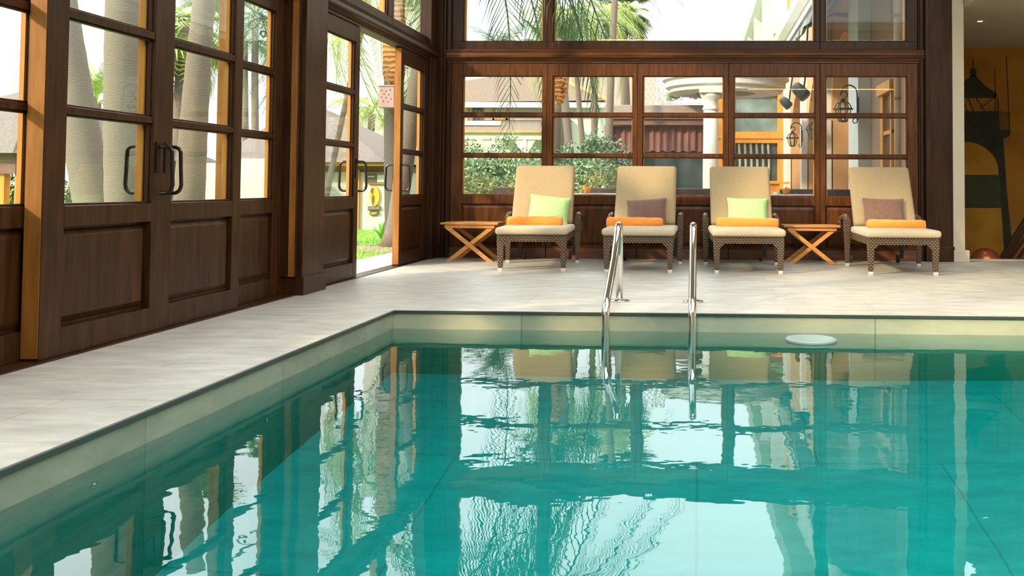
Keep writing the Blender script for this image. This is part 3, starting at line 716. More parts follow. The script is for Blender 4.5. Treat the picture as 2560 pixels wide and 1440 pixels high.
def frond_mesh(kind, m, seed):
    k = (kind, m.name, seed)
    if k not in PROTO:
        b = {'feather': lambda: feather_frond(seed=seed), 'weep': lambda: feather_frond(L=2.0, droop=1.7, hang=1.0, ll=.6, nl=40, lw=.020, seed=seed), 'fan': lambda: fan_frond(R_=.62, pet=.62, nb=30, seed=seed)}[kind]()
        o = b.build('frond', m); PROTO[k] = o.data; bpy.data.objects.remove(o)
    return PROTO[k]
def trunk_mesh(p0, p1, r0, r1, ox, seg=22, ring=.012):
    b = MB(); p0 = Vector(p0) - Vector(ox); p1 = Vector(p1) - Vector(ox); pts = []; rs = []
    bend = (p1 - p0).cross(Vector((0, 1, 0))).normalized() * .03
    for i in range(seg + 1):
        t = i / seg; pts.append(p0.lerp(p1, t) + bend * math.sin(PI * t)); rs.append((r0 + (r1 - r0) * t) * (1 + (ring if i % 2 else -ring)) * (1 + .5 * max(0, .06 - t) / .06))
    b.tube(pts, rs, 18); return b
def palm(name, label, base, top, r0, r1, crown=None, n=16, m=None, scale=1.0, bark=None, seed=0, el=(-50, 65), group=None, az=None, skirt=0):
    """trunk from base to top, fronds from the top"""
    rnd = random.Random(seed); base = Vector(base); top = Vector(top)
    t = thing(name, label, 'palm tree', base, 0, group)
    trunk_mesh(base, top, r0, r1, base).build('trunk', bark or M_bark, t, smooth=True)
    if crown:
        for k in range(n):
            me = frond_mesh(crown, m or M_leaf, k % 3)
            o = bpy.data.objects.new('frond', me); C.objects.link(o); o.parent = t; o.location = top - base
            a = (k * 2.399 if az is None else math.radians(az[0] + (az[1] - az[0]) * ((k * .618) % 1)))
            e = math.radians(el[0] + (el[1] - el[0]) * ((k * .754) % 1))
            o.rotation_euler = (0, -e, a + rnd.uniform(-.15, .15)); s_ = scale * rnd.uniform(.85, 1.1); o.scale = (s_, s_, s_)
    return t
def gz(x, y): return -.05 if y < 12 else -.03 - .17 * min(1, (y - 12) / 10)
def G_(px, Y, z=None):
    q = at(px, 468, Y); return (q.x, Y, gz(q.x, Y) if z is None else z)
def T_(px, py, Y): return tuple(at(px, py, Y))
PG = 'palm trees in the garden'
# through the left doors
palm('palm_tree', 'leaning grey palm trunk behind the left pane of the nearest double door', G_(262, 12), T_(140, -90, 12), .25, .17, group=PG)
palm('palm_tree', 'thick straight palm trunk behind the right part of the nearest door pane', G_(318, 11.2), T_(312, -120, 11.2), .21, .195, group=PG)
palm('palm_tree', 'palm trunk behind the second leaf of the nearest double door', G_(470, 12.6), T_(524, -140, 12.6), .21, .12, group=PG)
palm('palm_tree', 'slim palm with hanging fan leaves behind the second door leaf', G_(440, 17), T_(462, 60, 17), .11, .10, 'fan', 24, M_leafy, 1.15, seed=2, el=(-80, 60), group=PG)
palm('palm_tree', 'slim far palm trunk left of another in the narrow third window leaf', G_(622, 26), T_(612, 100, 26), .10, .08, 'feather', 12, M_leafd, 1.0, seed=3, group=PG)
palm('palm_tree', 'slim far palm trunk with drooping crown in the narrow third window leaf', G_(645, 24), T_(638, 40, 24), .10, .08, 'weep', 22, M_leaf, 1.1, seed=4, group=PG)
palm('palm_tree', 'low feather palm between the two trunks in the nearest door pane', G_(240, 24), T_(240, 260, 24), .12, .12, 'feather', 16, M_leafy, .9, seed=5, el=(-20, 75), group=PG)
# through the open door
po = palm('palm_tree', 'palm with peeling orange upper trunk beside the open door', G_(985, 14.5), T_(985, -60, 14.5), .12, .11, 'weep', 14, M_leafy, 1.0, seed=6, group=PG)
b = MB(); o_ = Vector(G_(985, 14.5)); b.tube([at(985, y_, 14.5) - o_ for y_ in (215, 200, 180, 150, 110, 60, 0, -50)], [.10, .15, .17, .165, .175, .17, .16, .13], 14); b.build('peeled_bark', M_barko, po, smooth=True)
palm('palm_tree', 'weeping palm crown filling the open doorway', G_(800, 19), T_(925, -10, 19), .06, .05, 'weep', 16, M_leafy, 1.0, seed=8, group=PG, el=(-40, 40))
palm('palm_tree', 'small drooping palm low in the open doorway above the hut roof', G_(925, 27), T_(930, 285, 27), .10, .10, 'weep', 16, M_leafy, .95, seed=9, group=PG)
# through the far windows
palm('palm_tree', 'near dark feather palm hanging over the far left window', G_(985, 13.2), T_(1115, -215, 13.2), .13, .10, 'weep', 12, M_leafd, 1.65, seed=10, group=PG, el=(-22, 38), az=(-80, 75))
palm('palm_tree', 'low dark feather palm whose tips rise above the far left transom', G_(1250, 53), T_(1250, 175, 53), .12, .11, 'feather', 13, M_leafd, 1.75, seed=11, group=PG, el=(15, 75))
palm('palm_tree', 'weeping yellow green palm in the wide upper far window', G_(1385, 23), T_(1425, 48, 23), .12, .11, 'weep', 18, M_leafy, .95, seed=12, group=PG, el=(-30, 45))
palm('palm_tree', 'second weeping yellow green palm beside the fan palm', G_(1488, 25), T_(1490, 50, 25), .09, .08, 'weep', 20, M_leafy, .95, seed=13, group=PG, el=(-30, 45))
palm('palm_tree', 'tall green fan palm in the wide upper far window', G_(1588, 26), T_(1560, 18, 26), .07, .07, 'fan', 36, M_leaf, 1.05, seed=14, group=PG, el=(-65, 75))
palm('palm_tree', 'leaning slim palm trunk right of the boot-covered palm', G_(1447, 20.5), T_(1398, 60, 20.5), .10, .075, seed=15, group=PG)
palm('palm_tree', 'second leaning slim palm trunk in the second far window', G_(1480, 24), T_(1435, 100, 24), .08, .06, seed=16, group=PG)
palm('palm_tree', 'straight grey palm trunk behind the shrubs left of the kiosk', G_(1518, 19), T_(1540, -60, 19), .085, .065, seed=17, group=PG)
palm('palm_tree', 'straight pale palm trunk left of the white lattice', G_(1560, 30), T_(1562, -80, 30), .09, .08, seed=18, group=PG)
# palm covered with old leaf boots
q = G_(1392, 17); t = thing('palm_tree', 'palm trunk covered with orange cut leaf boots in the second far window', 'palm tree', q, 0, PG)
trunk_mesh(q, T_(1390, 262, 17), .13, .10, q).build('trunk', M_bark, t, smooth=True)
b = MB(); rnd = random.Random(4); c0 = at(1392, 262, 17) - Vector(q)
for k in range(70):
    a = rnd.uniform(0, 2 * PI); z = rnd.uniform(0, .62) ; r = .06 + .05 * math.sin(PI * min(1, z / .62 + .1)); d = Vector((math.cos(a), math.sin(a), 0)); s_ = Vector((-d.y, d.x, 0)) * .05
    p = c0 + d * r + Vector((0, 0, z)); b.hexa([p - s_ * .9, p + s_ * .9, p + s_ * .9 + d * .03, p - s_ * .9 + d * .03], [p - s_ * .5 + d * .07 + Vector((0, 0, .13)), p + s_ * .5 + d * .07 + Vector((0, 0, .13)), p + s_ * .5 + d * .09 + Vector((0, 0, .12)), p - s_ * .5 + d * .09 + Vector((0, 0, .12))])
b.tube([c0 + Vector((0, 0, -.05)), c0 + Vector((0, 0, .3)), c0 + Vector((0, 0, .75))], [.08, .11, .07], 12)
b.build('leaf_boots', M_barko, t)
for k in range(8):
    o = bpy.data.objects.new('frond', frond_mesh('fan', M_leaf, k % 3)); C.objects.link(o); o.parent = t; o.location = c0 + Vector((0, 0, .9)); o.rotation_euler = (0, -.3 - .12 * k, k * 2.4); o.scale = (.8, .8, .8)

def shrub(name, label, c, rx, ry, h, m, n=2600, seed=0, ls=.055, stems=True, group=None, cat='shrub'):
    rnd = random.Random(seed); t = thing(name, label, cat, c, 0, group); b = MB()
    cl = [(rnd.uniform(-.7, .7) * rx, rnd.uniform(-.7, .7) * ry, h * rnd.uniform(.35, .85), rnd.uniform(.25, .45)) for _ in range(16)]
    for k in range(n):
        cx, cy, cz, cr = cl[k % len(cl)]
        v = Vector((rnd.gauss(0, 1), rnd.gauss(0, 1), rnd.gauss(0, 1))).normalized() * cr * rnd.uniform(.55, 1.05)
        p = Vector((cx + v.x * rx * .9, cy + v.y * ry * .9, max(.03, cz + v.z * h * .5)))
        d = Vector((rnd.uniform(-1, 1), rnd.uniform(-1, 1), rnd.uniform(-.3, 1))).normalized(); s_ = d.orthogonal().normalized(); s_.rotate(Matrix.Rotation(rnd.uniform(0, 6.28), 3, d))
        l = ls * rnd.uniform(.7, 1.3); b.add([p, p + d * l * .5 + s_ * l * .28, p + d * l, p + d * l * .5 - s_ * l * .28], [(0, 1, 2, 3)])
    b.build('foliage', m, t)
    if stems:
        s2 = MB()
        for k in range(9):
            cx, cy, cz, cr = cl[k]; s2.tube([(cx * .2, cy * .2, 0), (cx * .6, cy * .6, cz * .5), (cx, cy, cz)], [.022, .016, .008], 5)
        s2.build('stems', mat('twig brown', (0.2, 0.13, 0.08), .9) if 'twig brown' not in bpy.data.materials else bpy.data.materials['twig brown'], t)
    return t
SG = 'grey green shrubs outside the far windows'
for k, (px, Y, w, h, lb) in enumerate(((1190, 17, .9, 1.85, 'grey green shrub at the far left window edge'), (1270, 18, .9, 1.55, 'grey green shrub below the porch roof of the white house'), (1345, 17.2, .75, 1.65, 'grey green shrub behind the first lounger'),
                                 (1415, 16.4, .8, 1.62, 'grey green shrub below the boot-covered palm'), (1485, 17.5, .8, 1.95, 'tall grey green shrub beside the dark kiosk'))):
    shrub('garden_shrub', lb, G_(px, Y), w, .6, h, M_shrub, 3400, 20 + k, .075, group=SG)
for k, (px, Y, w, h, lb) in enumerate(((1175, 13.6, .5, .98, 'olive twiggy bush low in the far left window'), (1255, 14.2, .6, 1.05, 'olive bush low behind the green potted palm'), (1520, 15, .5, 1.2, 'pale leafy bush low in front of the kiosk post'))):
    shrub('low_bush', lb, G_(px, Y, -.01), w, .4, h, M_shruby, 2200, 40 + k, .05, group='low olive bushes outside the far windows')
shrub('hedge', 'yellow green hedge above the kiosk roof beside the column', tuple(at(1712, 262, 24)), .55, .4, .42, M_shruby, 2600, 55, .05, stems=False, cat='hedge')
q = G_(1238, 13.0, -.01); t = thing('potted_palm', 'small bright green fan palm low in the far left window', 'potted plant', q)
MB().lathe([(.11, 0), (.15, .22), (.17, .24), (.17, .27), (.13, .27)], 20).build('pot', M_kiosk, t)
for k in range(13):
    o = bpy.data.objects.new('frond', frond_mesh('fan', mat('bright palm leaf', (0.22, 0.46, 0.07), .5, var=.3, scale=3) if 'bright palm leaf' not in bpy.data.materials else bpy.data.materials['bright palm leaf'], k % 3)); C.objects.link(o)
    o.parent = t; o.location = (0, 0, .3); o.scale = (.42, .42, .42); o.rotation_euler = (0, -.35 - .08 * (k % 9), k * 2.4)
q = G_(958, 16.0); t = thing('agave_plant', 'small bright green agave at the foot of the hut wall', 'plant', q)
b = MB()
for k in range(22):
    a = k * 2.4; e = .5 + .05 * k; l = .36; d = Vector((math.cos(a) * math.cos(e), math.sin(a) * math.cos(e), math.sin(e))); s_ = Vector((-math.sin(a), math.cos(a), 0)) * .028
    b.add([-s_ * .6, s_ * .6, d * l * .5 + s_, d * l * .5 - s_, d * l + Vector((0, 0, -.04))], [(0, 1, 2, 3), (3, 2, 4)])
b.build('leaves', bpy.data.materials['bright palm leaf'], t)

# ------------------------------------------------------------------ white villa far behind the far-left window
YV = 40
t = thing('white_villa', 'white villa with brown tiled roof and orange framed window behind the far left window', 'house', (-8, YV, -.4))
def lv(b): b.T = Matrix.Translation((8, -YV, .4)); return b
xa, xb = at(1100, 300, YV).x, at(1500, 300, YV).x
ze = at(1250, 262, YV).z; zr = at(1250, 205, YV + 5).z
lv(MB()).box(xa - 4, xb, YV, YV + 9, -.4, ze).build('wall', M_white, t)
b = lv(MB()); xm = at(1190, 300, YV + 4.5).x; xn = at(1335, 200, YV + 4.5).x
b.add([(xa - 4.5, YV - .5, ze), (xb + .4, YV - .5, ze + .15), (xb + .4, YV + 9.5, ze + .15), (xa - 4.5, YV + 9.5, ze), (xm, YV + 4.5, zr - .35), (xn, YV + 4.5, zr + .55)], [(0, 1, 5, 4), (1, 2, 5), (2, 3, 4, 5), (3, 0, 4)])
b.build('roof', M_roof, t)
b = lv(MB()); b.tube([(xa - 4.5, YV - .5, ze), (xm, YV + 4.5, zr - .35), (xn, YV + 4.5, zr + .55), (xb + .4, YV - .5, ze + .15)], .12, 6); b.build('ridge', M_ridge, t)
lv(MB()).box(xa - 4.5, xb + .5, YV - .62, YV - .4, ze - .16, ze + .06).build('eave', M_white, t)
def win(px0, py0, px1, py1, Y, par, base, frm=M_orange, gl=M_dglass, dep=.08, mull=1, fw=.08):
    p0 = at(px0, py1, Y); p1 = at(px1, py0, Y); b = MB(); b.T = Matrix.Translation(-Vector(base))
    b.box(p0.x, p0.x + fw, Y - dep, Y, p0.z, p1.z); b.box(p1.x - fw, p1.x, Y - dep, Y, p0.z, p1.z); b.box(p0.x, p1.x, Y - dep, Y, p1.z - fw, p1.z); b.box(p0.x, p1.x, Y - dep, Y, p0.z, p0.z + fw)
    for k in range(mull):
        x = p0.x + (p1.x - p0.x) * (k + 1) / (mull + 1); b.box(x - fw * .3, x + fw * .3, Y - dep * .8, Y, p0.z, p1.z)
    o = b.build('window', frm, par); g = MB(); g.T = b.T; g.box(p0.x + fw, p1.x - fw, Y - dep * .4, Y - dep * .2, p0.z + fw, p1.z - fw); g.build('pane', gl, o)
VB = (-8, YV, -.4); M_lglass = mat('pale window glass', (.42, .52, .52), .15, spec=.8)
win(1232, 258, 1270, 300, YV - .01, t, VB, gl=M_lglass); win(1180, 264, 1207, 310, YV - .01, t, VB, frm=M_kiosk)
win(1145, 264, 1172, 310, YV - .01, t, VB, gl=M_lglass)
# porch
YP = 36; zf = at(1300, 330, YP).z; zt = at(1300, 300, YV).z; xr = at(1395, 300, YP).x; xl_ = at(1135, 300, YP).x
b = lv(MB()); b.add([(xl_, YP - .4, zf), (xr, YP - .4, zf), (xr, YV, zt), (xl_, YV, zt)], [(0, 1, 2, 3)]); b.add([(xl_, YP - .4, zf - .05), (xr, YP - .4, zf - .05), (xr, YV, zt - .05), (xl_, YV, zt - .05)], [(0, 1, 2, 3)]); b.build('porch_roof', M_roof, t)
lv(MB()).box(xl_, xr, YP - .3, YP - .1, zf - .30, zf - .04).build('porch_beam', M_white, t)
lv(MB()).box(xl_, xr, YP - .45, YP - .38, zf - .05, zf + .04).build('porch_edge', M_ridge, t)
lv(MB()).box(xl_ - .1, at(1232, 300, YP).x, YP + 1.4, YP + 1.6, at(1300, 308, YP).z, at(1300, 296, YP).z).build('balcony_wall', M_white, t)
for px in (1160, 1238, 1315, 1385):
    x = at(px, 300, YP).x; b = lv(MB()); b.box(x - .08, x + .08, YP - .28, YP - .12, -.4, zf - .3)
    b.prism([(x - .42, zf - .3), (x + .42, zf - .3), (x + .08, zf - .85), (x - .08, zf - .85)], 'y', YP - .24, YP - .16); b.build('porch_post', M_white, t)
# fence of slats
t = thing('picket_fence', 'pale orange picket fence behind the shrubs in the far left window', 'fence', (at(1160, 400, 30).x, 30, -.4))
x0 = t.location.x; x1 = at(1400, 400, 30).x
b = MB()
for k in range(int((x1 - x0) / .16)): b.box(k * .16, k * .16 + .08, 0, .03, 0, 1.5)
b.box(0, x1 - x0, .03, .07, .3, .4); b.box(0, x1 - x0, .03, .07, 1.1, 1.2)
b.build('pickets', mat('pale orange paint', (.66, .42, .24), .8), t)
# second far house
YH = 56
t = thing('far_house', 'house with broad beige roof behind the palm trunks', 'house', (-4, YH, -.4)); HB = (-4, YH, -.4)
def lh(b): b.T = Matrix.Translation((4, -YH, .4)); return b
x0, x1 = at(1330, 300, YH).x, at(1640, 300, YH).x; ze = at(1500, 268, YH).z; zr = at(1500, 168, YH + 5).z
lh(MB()).box(x0, x1, YH, YH + 9, -.4, ze).build('wall', M_white, t)
b = lh(MB()); b.add([(x0 - .5, YH - .6, ze), (x1 + .5, YH - .6, ze), (x1 + .5, YH + 9.6, ze), (x0 - .5, YH + 9.6, ze), (x0 + 1.8, YH + 4.5, zr), (x1 - .5, YH + 4.5, zr)], [(0, 1, 5, 4), (1, 2, 5), (2, 3, 4, 5), (3, 0, 4)]); b.build('roof', mat('beige roof tiles', (.22, .17, .125), .9, var=.12, scale=20, bump=.3), t)
b = lh(MB()); b.tube([tuple(at(1440, 288, YH - .8)), tuple(at(1502, 258, YH - .8)), tuple(at(1530, 262, YH - .8))], .14, 6); b.build('verge', M_white, t)
win(1452, 272, 1468, 292, YH - .01, t, HB); win(1478, 272, 1492, 292, YH - .01, t, HB)
b = lh(MB()); b.add([(at(1395, 330, YH - 3).x, YH - 3, at(1395, 330, YH - 3).z), (at(1525, 330, YH - 3).x, YH - 3, at(1525, 326, YH - 3).z), (at(1525, 290, YH).x, YH, at(1525, 290, YH).z), (at(1395, 300, YH).x, YH, at(1395, 300, YH).z)], [(0, 1, 2, 3)]); b.build('lower_roof', M_roof, t)
# ------------------------------------------------------------------ kiosk
YK = 20
kx0, kx1 = at(1513, 300, YK).x, at(1790, 300, YK).x; kz = lambda py: at(1640, py, YK).z
t = thing('garden_kiosk', 'plum brown timber kiosk with curtains beyond the third far window', 'kiosk', ((kx0 + kx1) / 2, YK, -.02))
def lk(b): b.T = Matrix.Translation(-Vector(t.location)); return b
lk(MB()).box(kx0, kx1, YK - .15, YK + 3, kz(298), kz(264)).build('fascia', M_kioskl, t, bevel=.01)
lk(MB()).box(kx0 + .05, kx1, YK - .08, YK + 3, kz(313), kz(298)).build('beam', M_kiosk, t)
for px in (1519, 1592, 1772):
    x = at(px, 300, YK).x; lk(MB()).box(x - .06, x + .06, YK - .05, YK + .08, -.02, kz(313)).build('post', mat('red brown post', (.30, .11, .06), .6) if 'red brown post' not in bpy.data.materials else bpy.data.materials['red brown post'], t)
for (a, c) in ((1528, 1587), (1600, 1768)):
    xa_, xb_ = at(a, 300, YK).x, at(c, 300, YK).x; b = lk(MB()); n = int((xb_ - xa_) / .03); vs = []
    for k in range(n + 1):
        x = xa_ + (xb_ - xa_) * k / n; y = YK + .12 + .025 * math.sin(k * 1.3) + .012 * math.sin(k * .47)
        vs += [(x, y, kz(378) + .02 * math.sin(k * .9)), (x, y, kz(315))]
    b.add(vs, [(2 * k, 2 * k + 2, 2 * k + 3, 2 * k + 1) for k in range(n)]); b.build('curtain', M_curtain, t)
    lk(MB()).box(xa_, xb_, YK + .25, YK + .27, .3, kz(315)).build('glazing', M_dglass, t)
lk(MB()).box(kx0 + .1, kx1, YK, YK + .1, -.02, .42).build('base_panel', M_kiosk, t)
lk(MB()).box(kx0 + .1, kx1, YK + 2.9, YK + 3, -.02, kz(313)).build('back_wall', M_kiosk, t)
# lattice on the kiosk roof
t = thing('lattice_screen', 'white diamond lattice screen standing above the kiosk roof', 'lattice', (at(1608, 265, 21.5).x, 21.5, kz(264) + .0))
lw, lh_ = at(1664, 265, 21.5).x - t.location.x, 1.35
b = MB()
for k in range(-12, 14):
    for s_ in (1, -1):
        x0_ = k * .105
        za, zb = 0, lh_
        pts = []
        for z in (0, lh_):
            pts.append((x0_ + s_ * z * .5 if s_ > 0 else x0_ + (lh_ - z) * .5, z))
        (xa_, za), (xb_, zb) = pts
        # clip to 0..lw
        def clipx(x, X0, Z0, X1, Z1): return Z0 + (Z1 - Z0) * (x - X0) / (X1 - X0)
        if abs(xb_ - xa_) < 1e-6: continue
        P0, P1 = (xa_, za), (xb_, zb)
        if P0[0] > P1[0]: P0, P1 = P1, P0
        if P1[0] <= 0 or P0[0] >= lw: continue
        if P0[0] < 0: P0 = (0, clipx(0, xa_, za, xb_, zb))
        if P1[0] > lw: P1 = (lw, clipx(lw, xa_, za, xb_, zb))
        b.tube([(P0[0], .01 * s_, P0[1]), (P1[0], .01 * s_, P1[1])], .011, 4)
for x in (0, lw * .62, lw): b.box(x - .014, x + .014, -.02, .02, 0, lh_)
b.box(0, lw, -.02, .02, 0, .03); b.box(0, lw, -.02, .02, lh_ - .03, lh_)
b.build('lattice', M_white, t)
b = MB(); b.tube([tuple(at(1664, 259, 21.6)), tuple(at(1757, 259, 21.6))], .018, 6); b.tube([tuple(at(1664, 268, 21.6)), tuple(at(1664, 258, 21.6))], .018, 6); b.tube([tuple(at(1710, 268, 21.6)), tuple(at(1710, 258, 21.6))], .018, 6)
tag(b.build('roof_railing', M_white), 'thin white railing along the kiosk roof below the hedge', 'railing')
# ------------------------------------------------------------------ column and canopy
p = at(1776, 468, 18.5)
t = thing('round_column', 'white round column with moulded capital under the curved canopy', 'column', (p.x, 18.5, -.02))
zt = at(1776, 222, 18.5).z + .02; r = .148
MB().lathe([(.22, 0), (.22, .12), (.18, .16), (r, .22), (r, 1.2), (r * .93, zt - .42)], 32).build('shaft', M_white, t, smooth=True)
MB().lathe([(r * .93, zt - .42), (r * 1.06, zt - .41), (r * 1.06, zt - .37), (r * .95, zt - .36), (r * .97, zt - .22), (r * 1.25, zt - .17), (r * 1.42, zt - .09)], 32).build('capital', M_white, t, smooth=True)
MB().box(-.225, .225, -.225, .225, zt - .09, zt).build('abacus', M_white, t)
t = thing('curved_canopy', 'round white canopy slab resting on the column outside', 'canopy', (.56, 19.7, zt + .02 - .02))
b = MB(); R1, R0, H = 1.25, .62, .30; n = 64; vs = []; fs = []
prof2 = [(R0, 0), (R1 - .10, 0), (R1 - .10, .07), (R1 - .02, .10), (R1 - .02, .21), (R1 + .05, .25), (R1 + .05, H), (R0, H)]
for k in range(n):
    a = 2 * PI * k / n
    for (r_, z_) in prof2: vs.append((r_ * math.cos(a), r_ * math.sin(a), z_))
q = len(prof2)
for k in range(n):
    for i in range(q): fs.append((k * q + i, k * q + (i + 1) % q, ((k + 1) % n) * q + (i + 1) % q, ((k + 1) % n) * q + i))
b.add(vs, fs); b.build('ring_slab', M_white, t)
MB().lathe([(.63, .22), (.63, .28)], 48).build('ceiling_disc', M_rose, t)
# ------------------------------------------------------------------ restaurant front facing the pool
YR = 26; rz = lambda py: at(1880, py, YR).z; rx = lambda px: at(px, 300, YR).x
t = thing('restaurant_front', 'honey timber framed restaurant front with dark windows beyond the fourth far window', 'building', (rx(1880), YR, -.02)); RB = tuple(t.location)
def lr(b): b.T = Matrix.Translation(-Vector(RB)); return b
b = lr(MB())
for (a, c) in ((1793, 1829), (1943, 1957)): b.box(rx(a), rx(c), YR - .12, YR + .05, 0, rz(233))
b.box(rx(1829), rx(1943), YR - .12, YR + .05, rz(358), rz(330)); b.box(rx(1829), rx(1943), YR - .12, YR + .05, rz(240), rz(233)); b.box(rx(1829), rx(1943), YR - .12, YR + .05, 0, rz(452))
b.box(rx(1793), rx(1957), YR - .16, YR - .12, rz(347), rz(341)); b.box(rx(1801), rx(1805), YR - .15, YR - .12, 0, rz(233)); b.box(rx(1815), rx(1819), YR - .15, YR - .12, 0, rz(233))
b.build('timber_frame', M_orange, t)
o = lr(MB()).box(rx(1829), rx(1943), YR, YR + .03, rz(330), rz(240)).build('upper_glass', mat('blue grey glass', (.16, .22, .22), .1, spec=.9, var=.5, scale=1.2), t)
o = lr(MB()).box(rx(1829), rx(1943), YR + .02, YR + .04, rz(452), rz(358)).build('lower_glass', M_dglass, t)
b = lr(MB())
for k in range(7): x = rx(1833 + k * 14.5); b.tube([(x, YR - .03, rz(452)), (x + .03, YR - .03, rz(410)), (x, YR - .03, rz(359))], .035, 6)
b.build('curtain_folds', mat('sage curtain', (.38, .37, .26), .9), t)
lr(MB()).box(rx(1790), 2.42, YR - .1, YR + .3, rz(233), rz(204)).build('soffit_beam', M_kiosk, t)
lr(MB()).box(rx(1957), 2.43, YR - .2, YR + .1, 0, rz(150)).build('pilaster', M_white, t)
lr(MB()).box(rx(1790), 2.42, YR + .31, YR + 5, 0, rz(204)).build('rear_wall', M_peach, t)
# ------------------------------------------------------------------ arcade facade along the right
XF = 2.45
fa = thing('arcade_building', 'peach arcade building with white pilasters and upper cornices along the right outside', 'building', (XF + .5, 18, -.02)); FB = Vector(fa.location)
def lf(b): b.T = Matrix.Translation(-FB); return b
fy = lambda px: atx(px, 300, XF).y
Hs = 4.9
def arch_bay(y0, y1, spring, rr, zt):
    b = lf(MB()); c = (y0 + y1) / 2; n = 16; dep = .42
    pts = [(c - rr, 0), (c - rr, spring)] + [(c - rr * math.cos(PI * k / n), spring + rr * math.sin(PI * k / n)) for k in range(1, n)] + [(c + rr, spring), (c + rr, 0)]
    for (ya, za), (yb, zb) in zip(pts[:-1], pts[1:]):
        b.quad((XF, ya, za), (XF, yb, zb), (XF + dep, yb, zb), (XF + dep, ya, za))
    up = [(p_) for p_ in pts if p_[1] >= spring - 1e-6]
    for (ya, za), (yb, zb) in zip(up[:-1], up[1:]): b.quad((XF, ya, za), (XF, yb, zb), (XF, yb, zt), (XF, ya, zt))
    for (ya, yb) in ((y0, c - rr), (c + rr, y1)): b.box(XF, XF + .02, ya, yb, 0, zt)
    return b
piers = [fy(2153) , fy(2072), fy(2014), fy(1974)]
wb = lf(MB()); wb.box(XF, XF + .4, 11.26, piers[0], 0, Hs); wb.build('near_wall', M_rose, fa)
for k in range(3):
    y0, y1 = piers[k], piers[k + 1]; rr = (y1 - y0) / 2 - .38
    arch_bay(y0, y1, 3.0 - rr * .9 if k else 2.75 - rr * .5, rr, Hs).build('arch', M_peach, fa)
lf(MB()).box(XF + .42, XF + .6, piers[0], 26.5, 0, Hs).build('recess_wall', M_peach, fa)
for k, y in enumerate(piers):
    w = .24 if k == 0 else .26
    lf(MB()).box(XF - (.18 if k == 0 else .12), XF + .04, y - w - (.55 if k == 0 else 0), y + w * .3, 0, Hs).build('pilaster', M_white, fa, bevel=.01)
for k, (ya, yb) in enumerate(((piers[0] + 1.0, piers[0] + 2.1), (piers[1] + 1.1, piers[1] + 2.2), (piers[2] + .9, piers[2] + 2.0))):
    b = lf(MB()); 
    for (a, c) in ((ya, ya + .12), (yb - .12, yb), ((ya + yb) / 2 - .04, (ya + yb) / 2 + .04)): b.box(XF + .34, XF + .42, a, c, 0, 2.4)
    for z in (0, .8, 1.35, 1.9, 2.32): b.box(XF + .35, XF + .42, ya, yb, z, z + .08)
    o = b.build('arch_door', M_orange, fa); lf(MB()).box(XF + .39, XF + .41, ya, yb, .1, 2.35).build('door_glass', mat('warm dark glass %d' % k, (.12, .08, .05), .15), o)
# near orange window beside the downpipe
ya, yb = fy(2240), fy(2212)
b = lf(MB())
for (a, c) in ((ya, ya + .07), (yb - .16, yb)): b.box(XF - .06, XF + .01, a, c, 0, 2.12)
b.box(XF - .10, XF, ya - .1, yb + .06, 2.02, 2.16); b.box(XF - .08, XF, ya - .1, yb + .03, 2.34, 2.44)
for z in (.5, 1.0, 1.5): b.box(XF - .05, XF, ya, yb, z, z + .05)
o = b.build('side_window', M_orange, fa); lf(MB()).box(XF - .02, XF - .005, ya, yb, .1, 2.05).build('pane', mat('purple brown pane', (.14, .09, .08), .2), o)
# upper storey
lf(MB()).box(XF, XF + .4, 11.26, 52, Hs, 9.5).build('upper_wall', M_white, fa)
b = lf(MB()); b.prism([(XF, 4.6), (XF - .18, 4.7), (XF - .30, 4.85), (XF - .34, 5.0), (XF, 5.05)], 'y', 11.26, 52)
b.prism([(XF, 7.0), (XF - .25, 7.1), (XF - .45, 7.25), (XF - .55, 7.5), (XF, 7.55)], 'y', 11.26, 52); b.build('cornice', M_cornice, fa)
for k in range(6):
    y = 24 + k * 4.6; b = lf(MB())
    b.box(XF - .1, XF, y, y + .18, 5.3, 6.8); b.box(XF - .1, XF, y + 1.3, y + 1.48, 5.3, 6.8); b.box(XF - .14, XF, y, y + 1.48, 6.7, 6.86); b.box(XF - .1, XF, y, y + 1.48, 5.2, 5.34)
    o = b.build('upper_window', M_orange, fa); lf(MB()).box(XF - .04, XF - .02, y + .18, y + 1.3, 5.34, 6.7).build('pane', M_lglass, o)
    lf(MB()).box(XF - .35, XF, y + 2.6, y + 3.0, 5.1, 7.2).build('upper_pilaster', M_cornice, fa)
# downpipe
y = 11.75; x = at(2251, 300, y).x; t = thing('downpipe', 'thick peach drainpipe with bracket outside the right-hand far window', 'drainpipe', (x, y, 0))
MB().tube([(0, 0, 0), (0, 0, 4.9)], .078, 20).build('pipe', mat('peach painted pipe', (.52, .33, .22), .45), t, smooth=True)
for z in (at(2251, 250, y).z, at(2251, 44, y).z):
    b = MB(); b.lathe([(.084, 0), (.088, .01), (.088, .025), (.084, .035)], 20, (0, 0, z)); b.box(.08, .28, -.012, .012, z + .01, z + .03); b.build('bracket', M_rose, t)
